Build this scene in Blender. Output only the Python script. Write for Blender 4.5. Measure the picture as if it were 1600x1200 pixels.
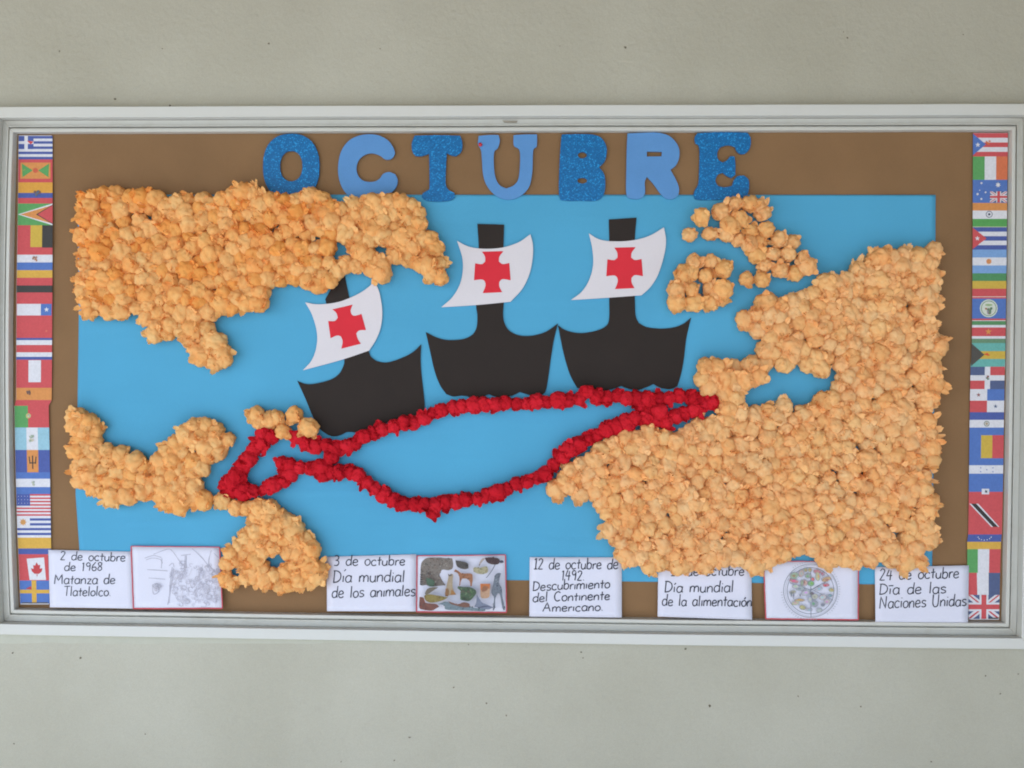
import bpy, bmesh, math, random
import numpy as np
from mathutils import Vector, Matrix, noise
from mathutils.geometry import tessellate_polygon

random.seed(11)
SC = bpy.context.scene
for o in list(bpy.data.objects):
    bpy.data.objects.remove(o)
COL = SC.collection

# ------------------------------------------------------------------ camera
YAW, PITCH, ROLL = 0.02680009, -0.01310273, 0.00571128
CAM = Vector((0.07205012, -1.935, 0.00350994))
FPX = 1290.0


def cam_basis():
    M = Matrix.Rotation(YAW, 3, 'Z') @ Matrix.Rotation(PITCH, 3, 'X')
    r, u, d = M @ Vector((1, 0, 0)), M @ Vector((0, 0, 1)), M @ Vector((0, 1, 0))
    cr, sr = math.cos(ROLL), math.sin(ROLL)
    return cr * r + sr * u, -sr * r + cr * u, d


CR, CU, CD = cam_basis()
cam_data = bpy.data.cameras.new('camera')
cam = bpy.data.objects.new('camera', cam_data)
COL.objects.link(cam)
mw = Matrix.Identity(4)
for i in range(3):
    mw[i][0], mw[i][1], mw[i][2], mw[i][3] = CR[i], CU[i], -CD[i], CAM[i]
cam.matrix_world = mw
cam_data.sensor_width = 36
cam_data.lens = 36 * FPX / 1600
cam_data.clip_start = 0.05
cam_data.clip_end = 300
SC.camera = cam

# ------------------------------------------------------------------ daylight
SUN_EL, SUN_AZ = math.radians(48), math.radians(-38)     # azimuth from straight out of the wall, towards the left
world = bpy.data.worlds.new('World')
SC.world = world
world.use_nodes = True
wn = world.node_tree
bg = wn.nodes['Background']
sky = wn.nodes.new('ShaderNodeTexSky')
sky.sky_type = 'NISHITA'
sky.sun_disc = False
sky.sun_elevation = SUN_EL
wn.links.new(sky.outputs['Color'], bg.inputs['Color'])
bg.inputs['Strength'].default_value = 0.15
sd = Vector((math.sin(SUN_AZ) * math.cos(SUN_EL), -math.cos(SUN_AZ) * math.cos(SUN_EL), math.sin(SUN_EL)))  # towards the sun
sky.sun_rotation = math.atan2(sd.x, sd.y)
sun_data = bpy.data.lights.new('sun', 'SUN')
sun_data.energy = 3.2
sun_data.angle = math.radians(0.5)
sun_data.color = (1.0, 0.96, 0.90)
sun = bpy.data.objects.new('sun', sun_data)
sun.rotation_euler = (-sd).to_track_quat('-Z', 'Y').to_euler()
sun.location = (-3, -6, 6)
COL.objects.link(sun)
SC.view_settings.view_transform = 'Standard'
SC.view_settings.look = 'None'
SC.view_settings.exposure = 1.28
SC.view_settings.gamma = 1.0
SC.cycles.use_denoising = True
SC.cycles.filter_width = 1.9
SC.cycles.max_bounces = 8
SC.cycles.diffuse_bounces = 6


# ------------------------------------------------------------------ helpers
def P(px, py, d=0.0):
    """point on the plane d metres in front of the backing board seen at a photograph position"""
    v = CD + CR * ((px - 800) / FPX) + CU * ((600 - py) / FPX)
    t = (-d - CAM.y) / v.y
    return CAM + v * t


def lin(c, k=1.0):
    out = []
    for v in c:
        v = v / 255.0
        v = v / 12.92 if v <= 0.04045 else ((v + 0.055) / 1.055) ** 2.4
        out.append(min(0.92, v * k))
    return tuple(out) + (1.0,)


def new_mat(name):
    m = bpy.data.materials.new(name)
    m.use_nodes = True
    return m, m.node_tree, m.node_tree.nodes['Principled BSDF']


def paper_mat(name, rgb, k=1.35, rough=0.85, var=0.06, scale=60, bump=0.0, bscale=400, spec=0.25, grain=0.03):
    m, nt, b = new_mat(name)
    base = lin(rgb, k * 0.65)
    tc = nt.nodes.new('ShaderNodeTexCoord')
    geo = nt.nodes.new('ShaderNodeNewGeometry')
    n1 = nt.nodes.new('ShaderNodeTexNoise')
    n1.inputs['Scale'].default_value = scale
    n1.inputs['Detail'].default_value = 5
    nt.links.new(geo.outputs['Position'], n1.inputs['Vector'])
    n2 = nt.nodes.new('ShaderNodeTexNoise')
    n2.inputs['Scale'].default_value = 650
    n2.inputs['Detail'].default_value = 2
    nt.links.new(geo.outputs['Position'], n2.inputs['Vector'])
    r1 = nt.nodes.new('ShaderNodeMapRange')
    r1.inputs['From Min'].default_value = 0.25
    r1.inputs['From Max'].default_value = 0.75
    r1.inputs['To Min'].default_value = 1 - var
    r1.inputs['To Max'].default_value = 1 + var
    nt.links.new(n1.outputs['Fac'], r1.inputs['Value'])
    r2 = nt.nodes.new('ShaderNodeMapRange')
    r2.inputs['From Min'].default_value = 0.25
    r2.inputs['From Max'].default_value = 0.75
    r2.inputs['To Min'].default_value = 1 - grain
    r2.inputs['To Max'].default_value = 1 + grain
    nt.links.new(n2.outputs['Fac'], r2.inputs['Value'])
    mu = nt.nodes.new('ShaderNodeMath')
    mu.operation = 'MULTIPLY'
    nt.links.new(r1.outputs[0], mu.inputs[0])
    nt.links.new(r2.outputs[0], mu.inputs[1])
    sc = nt.nodes.new('ShaderNodeVectorMath')
    sc.operation = 'SCALE'
    sc.inputs[0].default_value = base[:3]
    nt.links.new(mu.outputs[0], sc.inputs['Scale'])
    nt.links.new(sc.outputs[0], b.inputs['Base Color'])
    b.inputs['Roughness'].default_value = rough
    b.inputs['Specular IOR Level'].default_value = spec
    if bump:
        n3 = nt.nodes.new('ShaderNodeTexNoise')
        n3.inputs['Scale'].default_value = bscale
        n3.inputs['Detail'].default_value = 6
        nt.links.new(geo.outputs['Position'], n3.inputs['Vector'])
        bp = nt.nodes.new('ShaderNodeBump')
        bp.inputs['Strength'].default_value = 1.0
        bp.inputs['Distance'].default_value = bump
        nt.links.new(n3.outputs['Fac'], bp.inputs['Height'])
        nt.links.new(bp.outputs[0], b.inputs['Normal'])
    return m


_print = {}


def ink(rgb, k=1.35, var=0.08):
    key = (tuple(rgb), k, var)
    if key not in _print:
        _print[key] = paper_mat('printed_ink', [0.82 * c + 0.18 * 150 for c in rgb], k=k * 0.95, var=var, scale=220, grain=0.05)
    return _print[key]


def thing(name, label, cat, loc, group=None):
    o = bpy.data.objects.new(name, None)
    o.empty_display_size = 0.05
    COL.objects.link(o)
    o.location = loc
    o['label'] = label
    o['category'] = cat
    if group:
        o['group'] = group
    return o


def mesh_obj(name, verts, faces, mats, parent=None, midx=None, smooth=False):
    """verts in world space"""
    off = Vector((0, 0, 0))
    p = parent
    while p is not None:
        off += p.location
        p = p.parent
    me = bpy.data.meshes.new(name)
    me.from_pydata([tuple(Vector(v) - off) for v in verts], [], faces)
    if not isinstance(mats, (list, tuple)):
        mats = [mats]
    for m in mats:
        me.materials.append(m)
    if midx:
        me.polygons.foreach_set('material_index', midx)
    if smooth:
        me.polygons.foreach_set('use_smooth', [True] * len(me.polygons))
    me.update()
    o = bpy.data.objects.new(name, me)
    COL.objects.link(o)
    if parent:
        o.parent = parent
    return o


def catmull(pts, closed=True, n=5, corner=48):
    """smooth a polyline, keeping vertices that turn by more than `corner` degrees sharp"""
    N = len(pts)
    pts = [Vector((p[0], p[1])) for p in pts]
    sharp = []
    for i in range(N):
        if not closed and i in (0, N - 1):
            sharp.append(True)
            continue
        a, b, c = pts[i - 1], pts[i], pts[(i + 1) % N]
        u, v = b - a, c - b
        if u.length < 1e-6 or v.length < 1e-6:
            sharp.append(True)
            continue
        ang = math.degrees(math.acos(max(-1, min(1, u.normalized().dot(v.normalized())))))
        sharp.append(ang > corner)
    out = []
    M = N if closed else N - 1
    for i in range(M):
        p1, p2 = pts[i], pts[(i + 1) % N]
        p0 = pts[i - 1] if not sharp[i] else p1 - (p2 - p1)
        p3 = pts[(i + 2) % N] if not sharp[(i + 1) % N] else p2 + (p2 - p1)
        for k in range(n):
            t = k / n
            q = 0.5 * ((2 * p1) + (p2 - p0) * t + (2 * p0 - 5 * p1 + 4 * p2 - p3) * t * t + (3 * p1 - p0 - 3 * p2 + p3) * t ** 3)
            out.append((q.x, q.y))
    if not closed:
        out.append((pts[-1].x, pts[-1].y))
    return out


def area2(p):
    return sum(p[i - 1][0] * p[i][1] - p[i][0] * p[i - 1][1] for i in range(len(p)))


def prism(name, loops, dfn, thick, mat, parent=None, side=None):
    """loops in photograph pixels (outer, then holes); the back lies at depth dfn(x, y), the front `thick` nearer"""
    if not callable(dfn):
        dv = dfn
        dfn = lambda x, y: dv
    tri = tessellate_polygon([[Vector((x, y, 0)) for x, y in lp] for lp in loops])
    flat = [p for lp in loops for p in lp]
    n = len(flat)
    back = [P(x, y, dfn(x, y)) for x, y in flat]
    front = [v + Vector((0, -thick, 0)) for v in back]
    faces = []
    for t in tri:
        a, b, c = [flat[i] for i in t]
        s = (b[0] - a[0]) * (c[1] - a[1]) - (b[1] - a[1]) * (c[0] - a[0])
        if abs(s) < 1e-9:
            continue
        t = tuple(t) if s < 0 else (t[0], t[2], t[1])
        faces.append(t)
    mi = [0] * len(faces)
    verts = front
    if thick > 0:
        verts = front + back
        s = 0
        for lp in loops:
            m = len(lp)
            ccw = area2(lp) > 0
            hole = s > 0
            for i in range(m):
                a, b = s + i, s + (i + 1) % m
                f = (a, b, b + n, a + n)
                if ccw != hole:
                    f = f[::-1]
                faces.append(f)
            s += m
    o = mesh_obj(name, verts, faces, mat, parent)
    bm = bmesh.new()
    bm.from_mesh(o.data)
    bmesh.ops.recalc_face_normals(bm, faces=bm.faces)
    # keep the front facing the viewer
    big = max(bm.faces, key=lambda f: f.calc_area())
    if big.normal.y > 0:
        bmesh.ops.reverse_faces(bm, faces=bm.faces)
    bm.to_mesh(o.data)
    bm.free()
    return o


class Print:
    """flat print gathered into one mesh: each new shape is laid a hair above the last one"""

    def __init__(self, dfn, step=0.00012, start=0.0003):
        self.v, self.f, self.m, self.mats = [], [], [], []
        self.dfn = dfn if callable(dfn) else (lambda x, y, q=dfn: q)
        self.h = start
        self.step = step

    def mi(self, mat):
        if mat not in self.mats:
            self.mats.append(mat)
        return self.mats.index(mat)

    def up(self):
        self.h += self.step

    def poly(self, pts, mat, lift=True):
        if lift:
            self.up()
        tri = tessellate_polygon([[Vector((x, y, 0)) for x, y in pts]])
        s = len(self.v)
        self.v += [P(x, y, self.dfn(x, y) + self.h) for x, y in pts]
        k = self.mi(mat)
        for t in tri:
            a, b, c = [pts[i] for i in t]
            sg = (b[0] - a[0]) * (c[1] - a[1]) - (b[1] - a[1]) * (c[0] - a[0])
            if sg > 0:
                t = (t[0], t[2], t[1])
            self.f.append(tuple(s + i for i in t))
            self.m.append(k)

    def ell(self, cx, cy, rx, ry, mat, n=20, rot=0, wob=0, lift=True):
        ca, sa = math.cos(rot), math.sin(rot)
        pts = []
        for i in range(n):
            a = 2 * math.pi * i / n
            w = 1 + wob * random.uniform(-1, 1)
            x, y = rx * w * math.cos(a), ry * w * math.sin(a)
            pts.append((cx + x * ca - y * sa, cy + x * sa + y * ca))
        self.poly(pts, mat, lift)

    def line(self, pts, w, mat, closed=False, lift=True, vary=0.0):
        if lift:
            self.up()
        pts = [Vector((p[0], p[1])) for p in pts]
        N = len(pts)
        if N < 2:
            return
        s = len(self.v)
        for i, p in enumerate(pts):
            a = pts[i - 1] if (i > 0 or closed) else p
            b = pts[(i + 1) % N] if (i < N - 1 or closed) else p
            t = (b - a)
            if t.length < 1e-6:
                t = Vector((1, 0))
            t.normalize()
            nn = Vector((-t.y, t.x)) * (w / 2) * (1 + vary * random.uniform(-1, 1))
            for q in (p + nn, p - nn):
                self.v.append(P(q.x, q.y, self.dfn(q.x, q.y) + self.h))
        k = self.mi(mat)
        for i in range(N if closed else N - 1):
            a, b = s + 2 * i, s + 2 * ((i + 1) % N)
            self.f.append((a, b, b + 1, a + 1))
            self.m.append(k)

    def build(self, name, parent):
        o = mesh_obj(name, self.v, self.f, self.mats, parent, self.m)
        bm = bmesh.new()
        bm.from_mesh(o.data)
        for f in bm.faces:
            f.normal_update()
        fl = [f for f in bm.faces if f.normal.y > 0]
        bmesh.ops.reverse_faces(bm, faces=fl)
        bm.to_mesh(o.data)
        bm.free()
        return o


# ------------------------------------------------------------------ materials of the place
def wall_material():
    m, nt, b = new_mat('painted_plaster')
    geo = nt.nodes.new('ShaderNodeNewGeometry')
    big = nt.nodes.new('ShaderNodeTexNoise')
    big.inputs['Scale'].default_value = 2.2
    big.inputs['Detail'].default_value = 6
    nt.links.new(geo.outputs['Position'], big.inputs['Vector'])
    cr = nt.nodes.new('ShaderNodeValToRGB')
    cr.color_ramp.elements[0].position = 0.3
    cr.color_ramp.elements[0].color = (0.350, 0.331, 0.262, 1)
    cr.color_ramp.elements[1].position = 0.7
    cr.color_ramp.elements[1].color = (0.412, 0.393, 0.322, 1)
    nt.links.new(big.outputs['Fac'], cr.inputs['Fac'])
    # smudges
    sm = nt.nodes.new('ShaderNodeTexNoise')
    sm.inputs['Scale'].default_value = 26
    sm.inputs['Detail'].default_value = 8
    sm.inputs['Roughness'].default_value = 0.7
    nt.links.new(geo.outputs['Position'], sm.inputs['Vector'])
    sr = nt.nodes.new('ShaderNodeMapRange')
    sr.inputs['From Min'].default_value = 0.57
    sr.inputs['From Max'].default_value = 0.78
    sr.inputs['To Min'].default_value = 0.0
    sr.inputs['To Max'].default_value = 0.22
    nt.links.new(sm.outputs['Fac'], sr.inputs['Value'])
    mx = nt.nodes.new('ShaderNodeMix')
    mx.data_type = 'RGBA'
    mx.inputs[7].default_value = (0.30, 0.28, 0.23, 1)
    nt.links.new(sr.outputs[0], mx.inputs[0])
    nt.links.new(cr.outputs[0], mx.inputs[6])
    # fine grain
    g = nt.nodes.new('ShaderNodeTexNoise')
    g.inputs['Scale'].default_value = 420
    g.inputs['Detail'].default_value = 3
    nt.links.new(geo.outputs['Position'], g.inputs['Vector'])
    gr = nt.nodes.new('ShaderNodeMapRange')
    gr.inputs['From Min'].default_value = 0.3
    gr.inputs['From Max'].default_value = 0.7
    gr.inputs['To Min'].default_value = 0.955
    gr.inputs['To Max'].default_value = 1.045
    nt.links.new(g.outputs['Fac'], gr.inputs['Value'])
    sc = nt.nodes.new('ShaderNodeVectorMath')
    sc.operation = 'SCALE'
    nt.links.new(mx.outputs[2], sc.inputs[0])
    nt.links.new(gr.outputs[0], sc.inputs['Scale'])
    nt.links.new(sc.outputs[0], b.inputs['Base Color'])
    b.inputs['Roughness'].default_value = 0.75
    b.inputs['Specular IOR Level'].default_value = 0.25
    bp = nt.nodes.new('ShaderNodeBump')
    bp.inputs['Distance'].default_value = 0.002
    bp.inputs['Strength'].default_value = 0.8
    n3 = nt.nodes.new('ShaderNodeTexNoise')
    n3.inputs['Scale'].default_value = 90
    n3.inputs['Detail'].default_value = 7
    nt.links.new(geo.outputs['Position'], n3.inputs['Vector'])
    nt.links.new(n3.outputs['Fac'], bp.inputs['Height'])
    nt.links.new(bp.outputs[0], b.inputs['Normal'])
    return m


HW, HH = 2.31521479 / 2, 1.12830778 / 2       # half size of the opening seen inside the lip


def frame_material(name, base, dirt, amount):
    m, nt, b = new_mat(name)
    geo = nt.nodes.new('ShaderNodeNewGeometry')
    mp = nt.nodes.new('ShaderNodeMapping')
    mp.inputs['Scale'].default_value = (1, 1, 1)
    nt.links.new(geo.outputs['Position'], mp.inputs['Vector'])
    n = nt.nodes.new('ShaderNodeTexNoise')
    n.inputs['Scale'].default_value = 18
    n.inputs['Detail'].default_value = 9
    n.inputs['Roughness'].default_value = 0.72
    nt.links.new(mp.outputs[0], n.inputs['Vector'])
    r = nt.nodes.new('ShaderNodeMapRange')
    r.inputs['From Min'].default_value = 0.5
    r.inputs['From Max'].default_value = 0.78
    r.inputs['To Min'].default_value = 0
    r.inputs['To Max'].default_value = amount
    nt.links.new(n.outputs['Fac'], r.inputs['Value'])
    mx = nt.nodes.new('ShaderNodeMix')
    mx.data_type = 'RGBA'
    mx.inputs[6].default_value = base
    mx.inputs[7].default_value = dirt
    sx = nt.nodes.new('ShaderNodeSeparateXYZ')
    nt.links.new(geo.outputs['Position'], sx.inputs[0])
    ax = nt.nodes.new('ShaderNodeMath')
    ax.operation = 'ABSOLUTE'
    nt.links.new(sx.outputs[0], ax.inputs[0])
    az = nt.nodes.new('ShaderNodeMath')
    az.operation = 'ABSOLUTE'
    nt.links.new(sx.outputs[2], az.inputs[0])
    sm = nt.nodes.new('ShaderNodeMath')
    sm.operation = 'ADD'
    nt.links.new(ax.outputs[0], sm.inputs[0])
    nt.links.new(az.outputs[0], sm.inputs[1])
    cm = nt.nodes.new('ShaderNodeMapRange')
    cm.inputs['From Min'].default_value = HW + HH - 0.03
    cm.inputs['From Max'].default_value = HW + HH + 0.05
    cm.inputs['To Min'].default_value = 0
    cm.inputs['To Max'].default_value = amount * 2.0
    nt.links.new(sm.outputs[0], cm.inputs['Value'])
    cn = nt.nodes.new('ShaderNodeMath')
    cn.operation = 'MULTIPLY'
    nt.links.new(cm.outputs[0], cn.inputs[0])
    nt.links.new(n.outputs['Fac'], cn.inputs[1])
    ad = nt.nodes.new('ShaderNodeMath')
    ad.operation = 'ADD'
    ad.use_clamp = True
    nt.links.new(cn.outputs[0], ad.inputs[0])
    nt.links.new(r.outputs[0], ad.inputs[1])
    nt.links.new(ad.outputs[0], mx.inputs[0])
    nt.links.new(mx.outputs[2], b.inputs['Base Color'])
    b.inputs['Roughness'].default_value = 0.5
    b.inputs['Specular IOR Level'].default_value = 0.35
    bp = nt.nodes.new('ShaderNodeBump')
    bp.inputs['Distance'].default_value = 0.0004
    bp.inputs['Strength'].default_value = 0.5
    n3 = nt.nodes.new('ShaderNodeTexNoise')
    n3.inputs['Scale'].default_value = 160
    n3.inputs['Detail'].default_value = 4
    nt.links.new(geo.outputs['Position'], n3.inputs['Vector'])
    nt.links.new(n3.outputs['Fac'], bp.inputs['Height'])
    nt.links.new(bp.outputs[0], b.inputs['Normal'])
    return m


M_WALL = wall_material()
M_FACE = frame_material('white_gloss_paint', (0.525, 0.52, 0.485, 1), (0.48, 0.45, 0.38, 1), 0.18)
M_TRACK = frame_material('grimy_white_track', (0.475, 0.465, 0.42, 1), (0.30, 0.26, 0.20, 1), 0.32)
M_LIP = frame_material('dusty_white_lip', (0.49, 0.48, 0.435, 1), (0.34, 0.30, 0.24, 1), 0.3)
M_SPECK = paper_mat('dark_speck', (112, 104, 88), k=1.2)
M_FLOOR = paper_mat('pale_concrete', (193, 198, 202), k=1.72, var=0.1, scale=3)
M_CEIL = paper_mat('cream_ceiling', (178, 150, 100), k=0.9, var=0.03, scale=3)

# ------------------------------------------------------------------ the setting


def structure(name, verts, faces, mat):
    o = mesh_obj(name, verts, faces, mat)
    o['kind'] = 'structure'
    return o


WALL_D = 0.004
ix, iz = HW + 0.03, HH + 0.03
X0, X1, Z0, Z1 = -5.0, 5.0, -1.4, 1.2
wv, wf = [], []
for (x, z) in ((X0, Z0), (X1, Z0), (X1, Z1), (X0, Z1)):
    wv.append((x, -WALL_D, z))
for (x, z) in ((-ix, -iz), (ix, -iz), (ix, iz), (-ix, iz)):
    wv.append((x, -WALL_D, z))
for i in range(4):
    j = (i + 1) % 4
    wf.append((i, j, j + 4, i + 4))
# reveals of the opening and the back face, so that the wall has its thickness
for (x, z) in ((-ix, -iz), (ix, -iz), (ix, iz), (-ix, iz)):
    wv.append((x, 0.03, z))
for i in range(4):
    j = (i + 1) % 4
    wf.append((i + 4, j + 4, j + 8, i + 8))
for (x, z) in ((X0, Z0), (X1, Z0), (X1, Z1), (X0, Z1)):
    wv.append((x, 0.15, z))
wf.append((12, 15, 14, 13))
for i in range(4):
    j = (i + 1) % 4
    wf.append((j, i, i + 12, j + 12))
wall = structure('wall', wv, wf, M_WALL)

ROOF_OUT = 2.9
floor = structure('floor', [(-40, 0.1, -1.4), (40, 0.1, -1.4), (40, -60, -1.4), (-40, -60, -1.4)], [(3, 2, 1, 0)], M_FLOOR)
rv = [(x, y, z) for z in (1.2, 1.36) for (x, y) in ((-5, 0.15), (5, 0.15), (5, -ROOF_OUT - 0.4), (-5, -2.0))]  # unseen roof; slanted edge and low height shaped to bring light from lower left
structure('ceiling', rv, [(0, 1, 2, 3), (7, 6, 5, 4), (0, 4, 5, 1), (1, 5, 6, 2), (2, 6, 7, 3), (3, 7, 4, 0)], M_CEIL)

fv = [(x, y, z) for z in (-1.4, 1.2) for (x, y) in ((2.2, -ROOF_OUT + 0.15), (5, -ROOF_OUT + 0.15), (5, -ROOF_OUT), (2.2, -ROOF_OUT))]  # unseen slab added to block light from the right front
structure('added_light_blocker', fv, [(0, 1, 2, 3), (7, 6, 5, 4), (0, 4, 5, 1), (1, 5, 6, 2), (2, 6, 7, 3), (3, 7, 4, 0)], M_CEIL)

# specks, chips and old nail holes on the wall
SPECKS = [(93, 80, 2.2), (254, 76, 1.8), (171, 107, 1.3), (180, 155, 3.4), (266, 165, 2.8), (420, 68, 2.4), (594, 76, 1.6),
          (595, 79, 1.4), (628, 61, 1.3), (692, 68, 1.3), (875, 72, 1.6), (970, 73, 1.4), (977, 74, 3.6), (1137, 60, 1.5),
          (1162, 18, 1.4), (1318, 50, 1.9), (1324, 59, 2.4), (1322, 72, 1.5), (1505, 54, 1.7), (1503, 65, 1.2), (1490, 31, 1.2),
          (33, 990, 4.2), (164, 1002, 2.4), (267, 996, 2.4), (329, 1000, 3.2), (496, 999, 3.4), (20, 1020, 2.6), (126, 1028, 3.0),
          (732, 1007, 1.8), (709, 1074, 2.4), (760, 1099, 2.2), (791, 1118, 2.4), (640, 1152, 3.2), (616, 1188, 2.6),
          (908, 1019, 2.6), (911, 1028, 1.8), (1071, 1014, 3.0), (1109, 1103, 3.2), (1345, 1104, 2.2), (1247, 1088, 2.2),
          (1540, 1056, 2.0), (1563, 1084, 2.2), (1591, 1053, 1.8), (1455, 1190, 2.4), (533, 1190, 2.0), (227, 1147, 1.8),
          (22, 1162, 2.0), (978, 1027, 1.4), (600, 1150, 1.4), (735, 1035, 1.4)]
for (x, y, r) in SPECKS:
    if r < 1.6:
        continue
    n = 9
    pts = []
    el = random.uniform(0.5, 1.0)
    an = random.uniform(0, math.pi)
    for i in range(n):
        a = 2 * math.pi * i / n
        q = r * 0.68 * random.uniform(0.6, 1.15)
        ux, uy = q * math.cos(a), q * el * math.sin(a)
        pts.append((x + ux * math.cos(an) - uy * math.sin(an), y + ux * math.sin(an) + uy * math.cos(an)))
    o = prism('wall_chip', [pts], WALL_D, 0.0005, M_SPECK, wall)

# a skim of paler filler along the underside of the case
strip = [(-10, 985)] + [(x, 1005 + 1.8 * noise.noise(Vector((x * 0.02, 3, 0))) * 2) for x in range(-10, 800, 16)] + [(800, 1000)]
M_FILL = paper_mat('pale_filler', (208, 206, 188), k=1.0, var=0.05, scale=30, bump=0.0008, bscale=60)
fo = prism('filler_strip', [strip], WALL_D, 0.0012, M_FILL, wall)

# ------------------------------------------------------------------ the display case
case = thing('display_case', 'long shallow white display case with stepped inner tracks fixed to the cream wall', 'display case',
             Vector((0, 0, -HH)))
SIDES = ('top', 'right', 'bottom', 'left')


def rail(name, side, prof, mat, parent, bow=0.0, seg=24):
    """prof: closed list of (offset outwards from the opening, depth); mitred at both ends"""
    verts, faces = [], []
    n = len(prof)
    for k in range(seg + 1):
        t = k / seg * 2 - 1
        b = bow * (1 - t * t)
        for (o, d) in prof:
            wob = 0.0006 * noise.noise(Vector((t * 4, SIDES.index(side) * 9, 0)))
            if side == 'top':
                v = (t * (HW + o), -d, HH + o + b + wob)
            elif side == 'bottom':
                v = (t * (HW + o), -d, -HH - o - b + wob)
            elif side == 'left':
                v = (-HW - o - b + wob, -d, t * (HH + o))
            else:
                v = (HW + o + b + wob, -d, t * (HH + o))
            verts.append(v)
    for k in range(seg):
        for i in range(n):
            a, b2 = k * n + i, k * n + (i + 1) % n
            faces.append((a, b2, b2 + n, a + n))
    faces.append(tuple(range(n)))
    faces.append(tuple(seg * n + i for i in range(n)))
    o = mesh_obj(name, verts, faces, mat, parent)
    bm = bmesh.new()
    bm.from_mesh(o.data)
    bmesh.ops.recalc_face_normals(bm, faces=bm.faces)
    bm.to_mesh(o.data)
    bm.free()
    md = o.modifiers.new('bevel', 'BEVEL')
    md.width = 0.0012
    md.segments = 2
    md.limit_method = 'ANGLE'
    md.angle_limit = math.radians(50)
    return o


BOW = {'top': 0.0005, 'right': 0.002, 'bottom': 0.003, 'left': 0.012}
for s in SIDES:
    b = BOW[s]
    rail('inner_lip', s, [(0, -0.004), (0, 0.017), (0.008, 0.017), (0.008, -0.004)], M_LIP, case, b)
    rail('sliding_track', s, [(0.0085, -0.002), (0.0085, 0.005), (0.013, 0.005), (0.013, 0.013), (0.0165, 0.013), (0.0165, 0.007), (0.0305, 0.007), (0.0305, -0.002)],
         M_TRACK, case, b)
    rail('outer_trim', s, [(0.031, 0.0), (0.031, 0.027), (0.056, 0.027), (0.056, 0.0)], M_FACE, case, b * 0.8)

# small catches where the two sliding panes once met
M_CLIP = paper_mat('tarnished_metal', (150, 142, 128), k=1.3, rough=0.5)
for (x, y, w_, h_) in ((797, 190.5, 24, 3.4), (778, 973, 17, 3.6)):
    prism('track_catch', [[(x - w_ / 2, y - h_ / 2), (x + w_ / 2, y - h_ / 2 + .4), (x + w_ / 2 - 2, y + h_ / 2), (x - w_ / 2 + 3, y + h_ / 2 - .3)]], 0.0065, 0.003, M_CLIP, case)

# backing: brown kraft paper
M_KRAFT = paper_mat('kraft_paper', (138, 105, 72), k=1.22, var=0.09, scale=6, bump=0.0012, bscale=16, grain=0.07)


def sheet_grid(name, corners, dfn, mat, nx=40, ny=20, thick=0.0003, parent=None):
    (tl, tr, br, bl) = corners
    v, f = [], []
    for j in range(ny + 1):
        for i in range(nx + 1):
            u, w = i / nx, j / ny
            x = (1 - w) * ((1 - u) * tl[0] + u * tr[0]) + w * ((1 - u) * bl[0] + u * br[0])
            y = (1 - w) * ((1 - u) * tl[1] + u * tr[1]) + w * ((1 - u) * bl[1] + u * br[1])
            v.append(P(x, y, dfn(x, y)))
    n = len(v)
    v += [q + Vector((0, thick, 0)) for q in v]
    for j in range(ny):
        for i in range(nx):
            a = j * (nx + 1) + i
            f.append((a, a + nx + 1, a + nx + 2, a + 1))
            f.append((a + n, a + 1 + n, a + nx + 2 + n, a + nx + 1 + n))
    ring = [i for i in range(nx + 1)] + [j * (nx + 1) + nx for j in range(1, ny + 1)] + \
           [ny * (nx + 1) + i for i in range(nx - 1, -1, -1)] + [j * (nx + 1) for j in range(ny - 1, 0, -1)]
    for k in range(len(ring)):
        a, b = ring[k], ring[(k + 1) % len(ring)]
        f.append((a, b, b + n, a + n))
    return mesh_obj(name, v, f, mat, parent, smooth=True)


kb = 0.0
kraft = sheet_grid('kraft_paper', ((17, 199), (1586, 195), (1576, 982), (18, 962)),
                   lambda x, y: -0.001 + 0.0016 * noise.noise(Vector((x * 0.006, y * 0.02, 4))) + 0.0007 * noise.noise(Vector((x * 0.03, y * 0.012, 9))), M_KRAFT, 160, 80)
kraft['label'] = 'brown kraft paper lining the whole back of the display case'
kraft['category'] = 'backing paper'

M_BLUE = paper_mat('blue_construction_paper', (82, 163, 200), k=1.27, var=0.05, scale=4, bump=0.0009, bscale=14, grain=0.05)


CREASES = [(360, 772, 620, 766, .0011, 4), (640, 715, 900, 722, .0006, 6), (500, 600, 700, 612, .0005, 7), (390, 708, 520, 700, .0009, 4), (820, 840, 930, 852, .0010, 5),
           (150, 560, 420, 590, .0005, 9), (1150, 330, 1440, 345, .0005, 9), (560, 330, 900, 338, .0004, 8), (640, 840, 800, 846, .0007, 6), (130, 820, 330, 812, .0008, 6)]


def blue_d(x, y):
    d = 0.0014 + 0.0009 * noise.noise(Vector((x * 0.006, y * 0.022, 1))) + 0.0004 * noise.noise(Vector((x * 0.012, y * 0.12, 6)))
    for (x0, y0, x1, y1, a, w) in CREASES:
        t = (x - x0) / (x1 - x0)
        if -0.3 < t < 1.3:
            f = max(0.0, 1 - (2 * t - 1) ** 2 * 0.6)
            yy = y0 + (y1 - y0) * t + 4 * noise.noise(Vector((x * 0.02, y0, 0)))
            d += a * f * math.exp(-((y - yy) / w) ** 2)
    return d


_bl = [(121, 304), (123, 500), (120, 640), (118, 770), (124, 860), (125, 899)]
blue_outline = [(121, 304), (700, 303), (1200, 303), (1462, 304.5), (1461, 500), (1459, 700), (1456, 914), (1345, 912), (1175, 909.5),
                (970, 907), (790, 904), (505, 902), (125, 899), (124, 860), (119, 775), (121, 640), (123, 500)]


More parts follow.
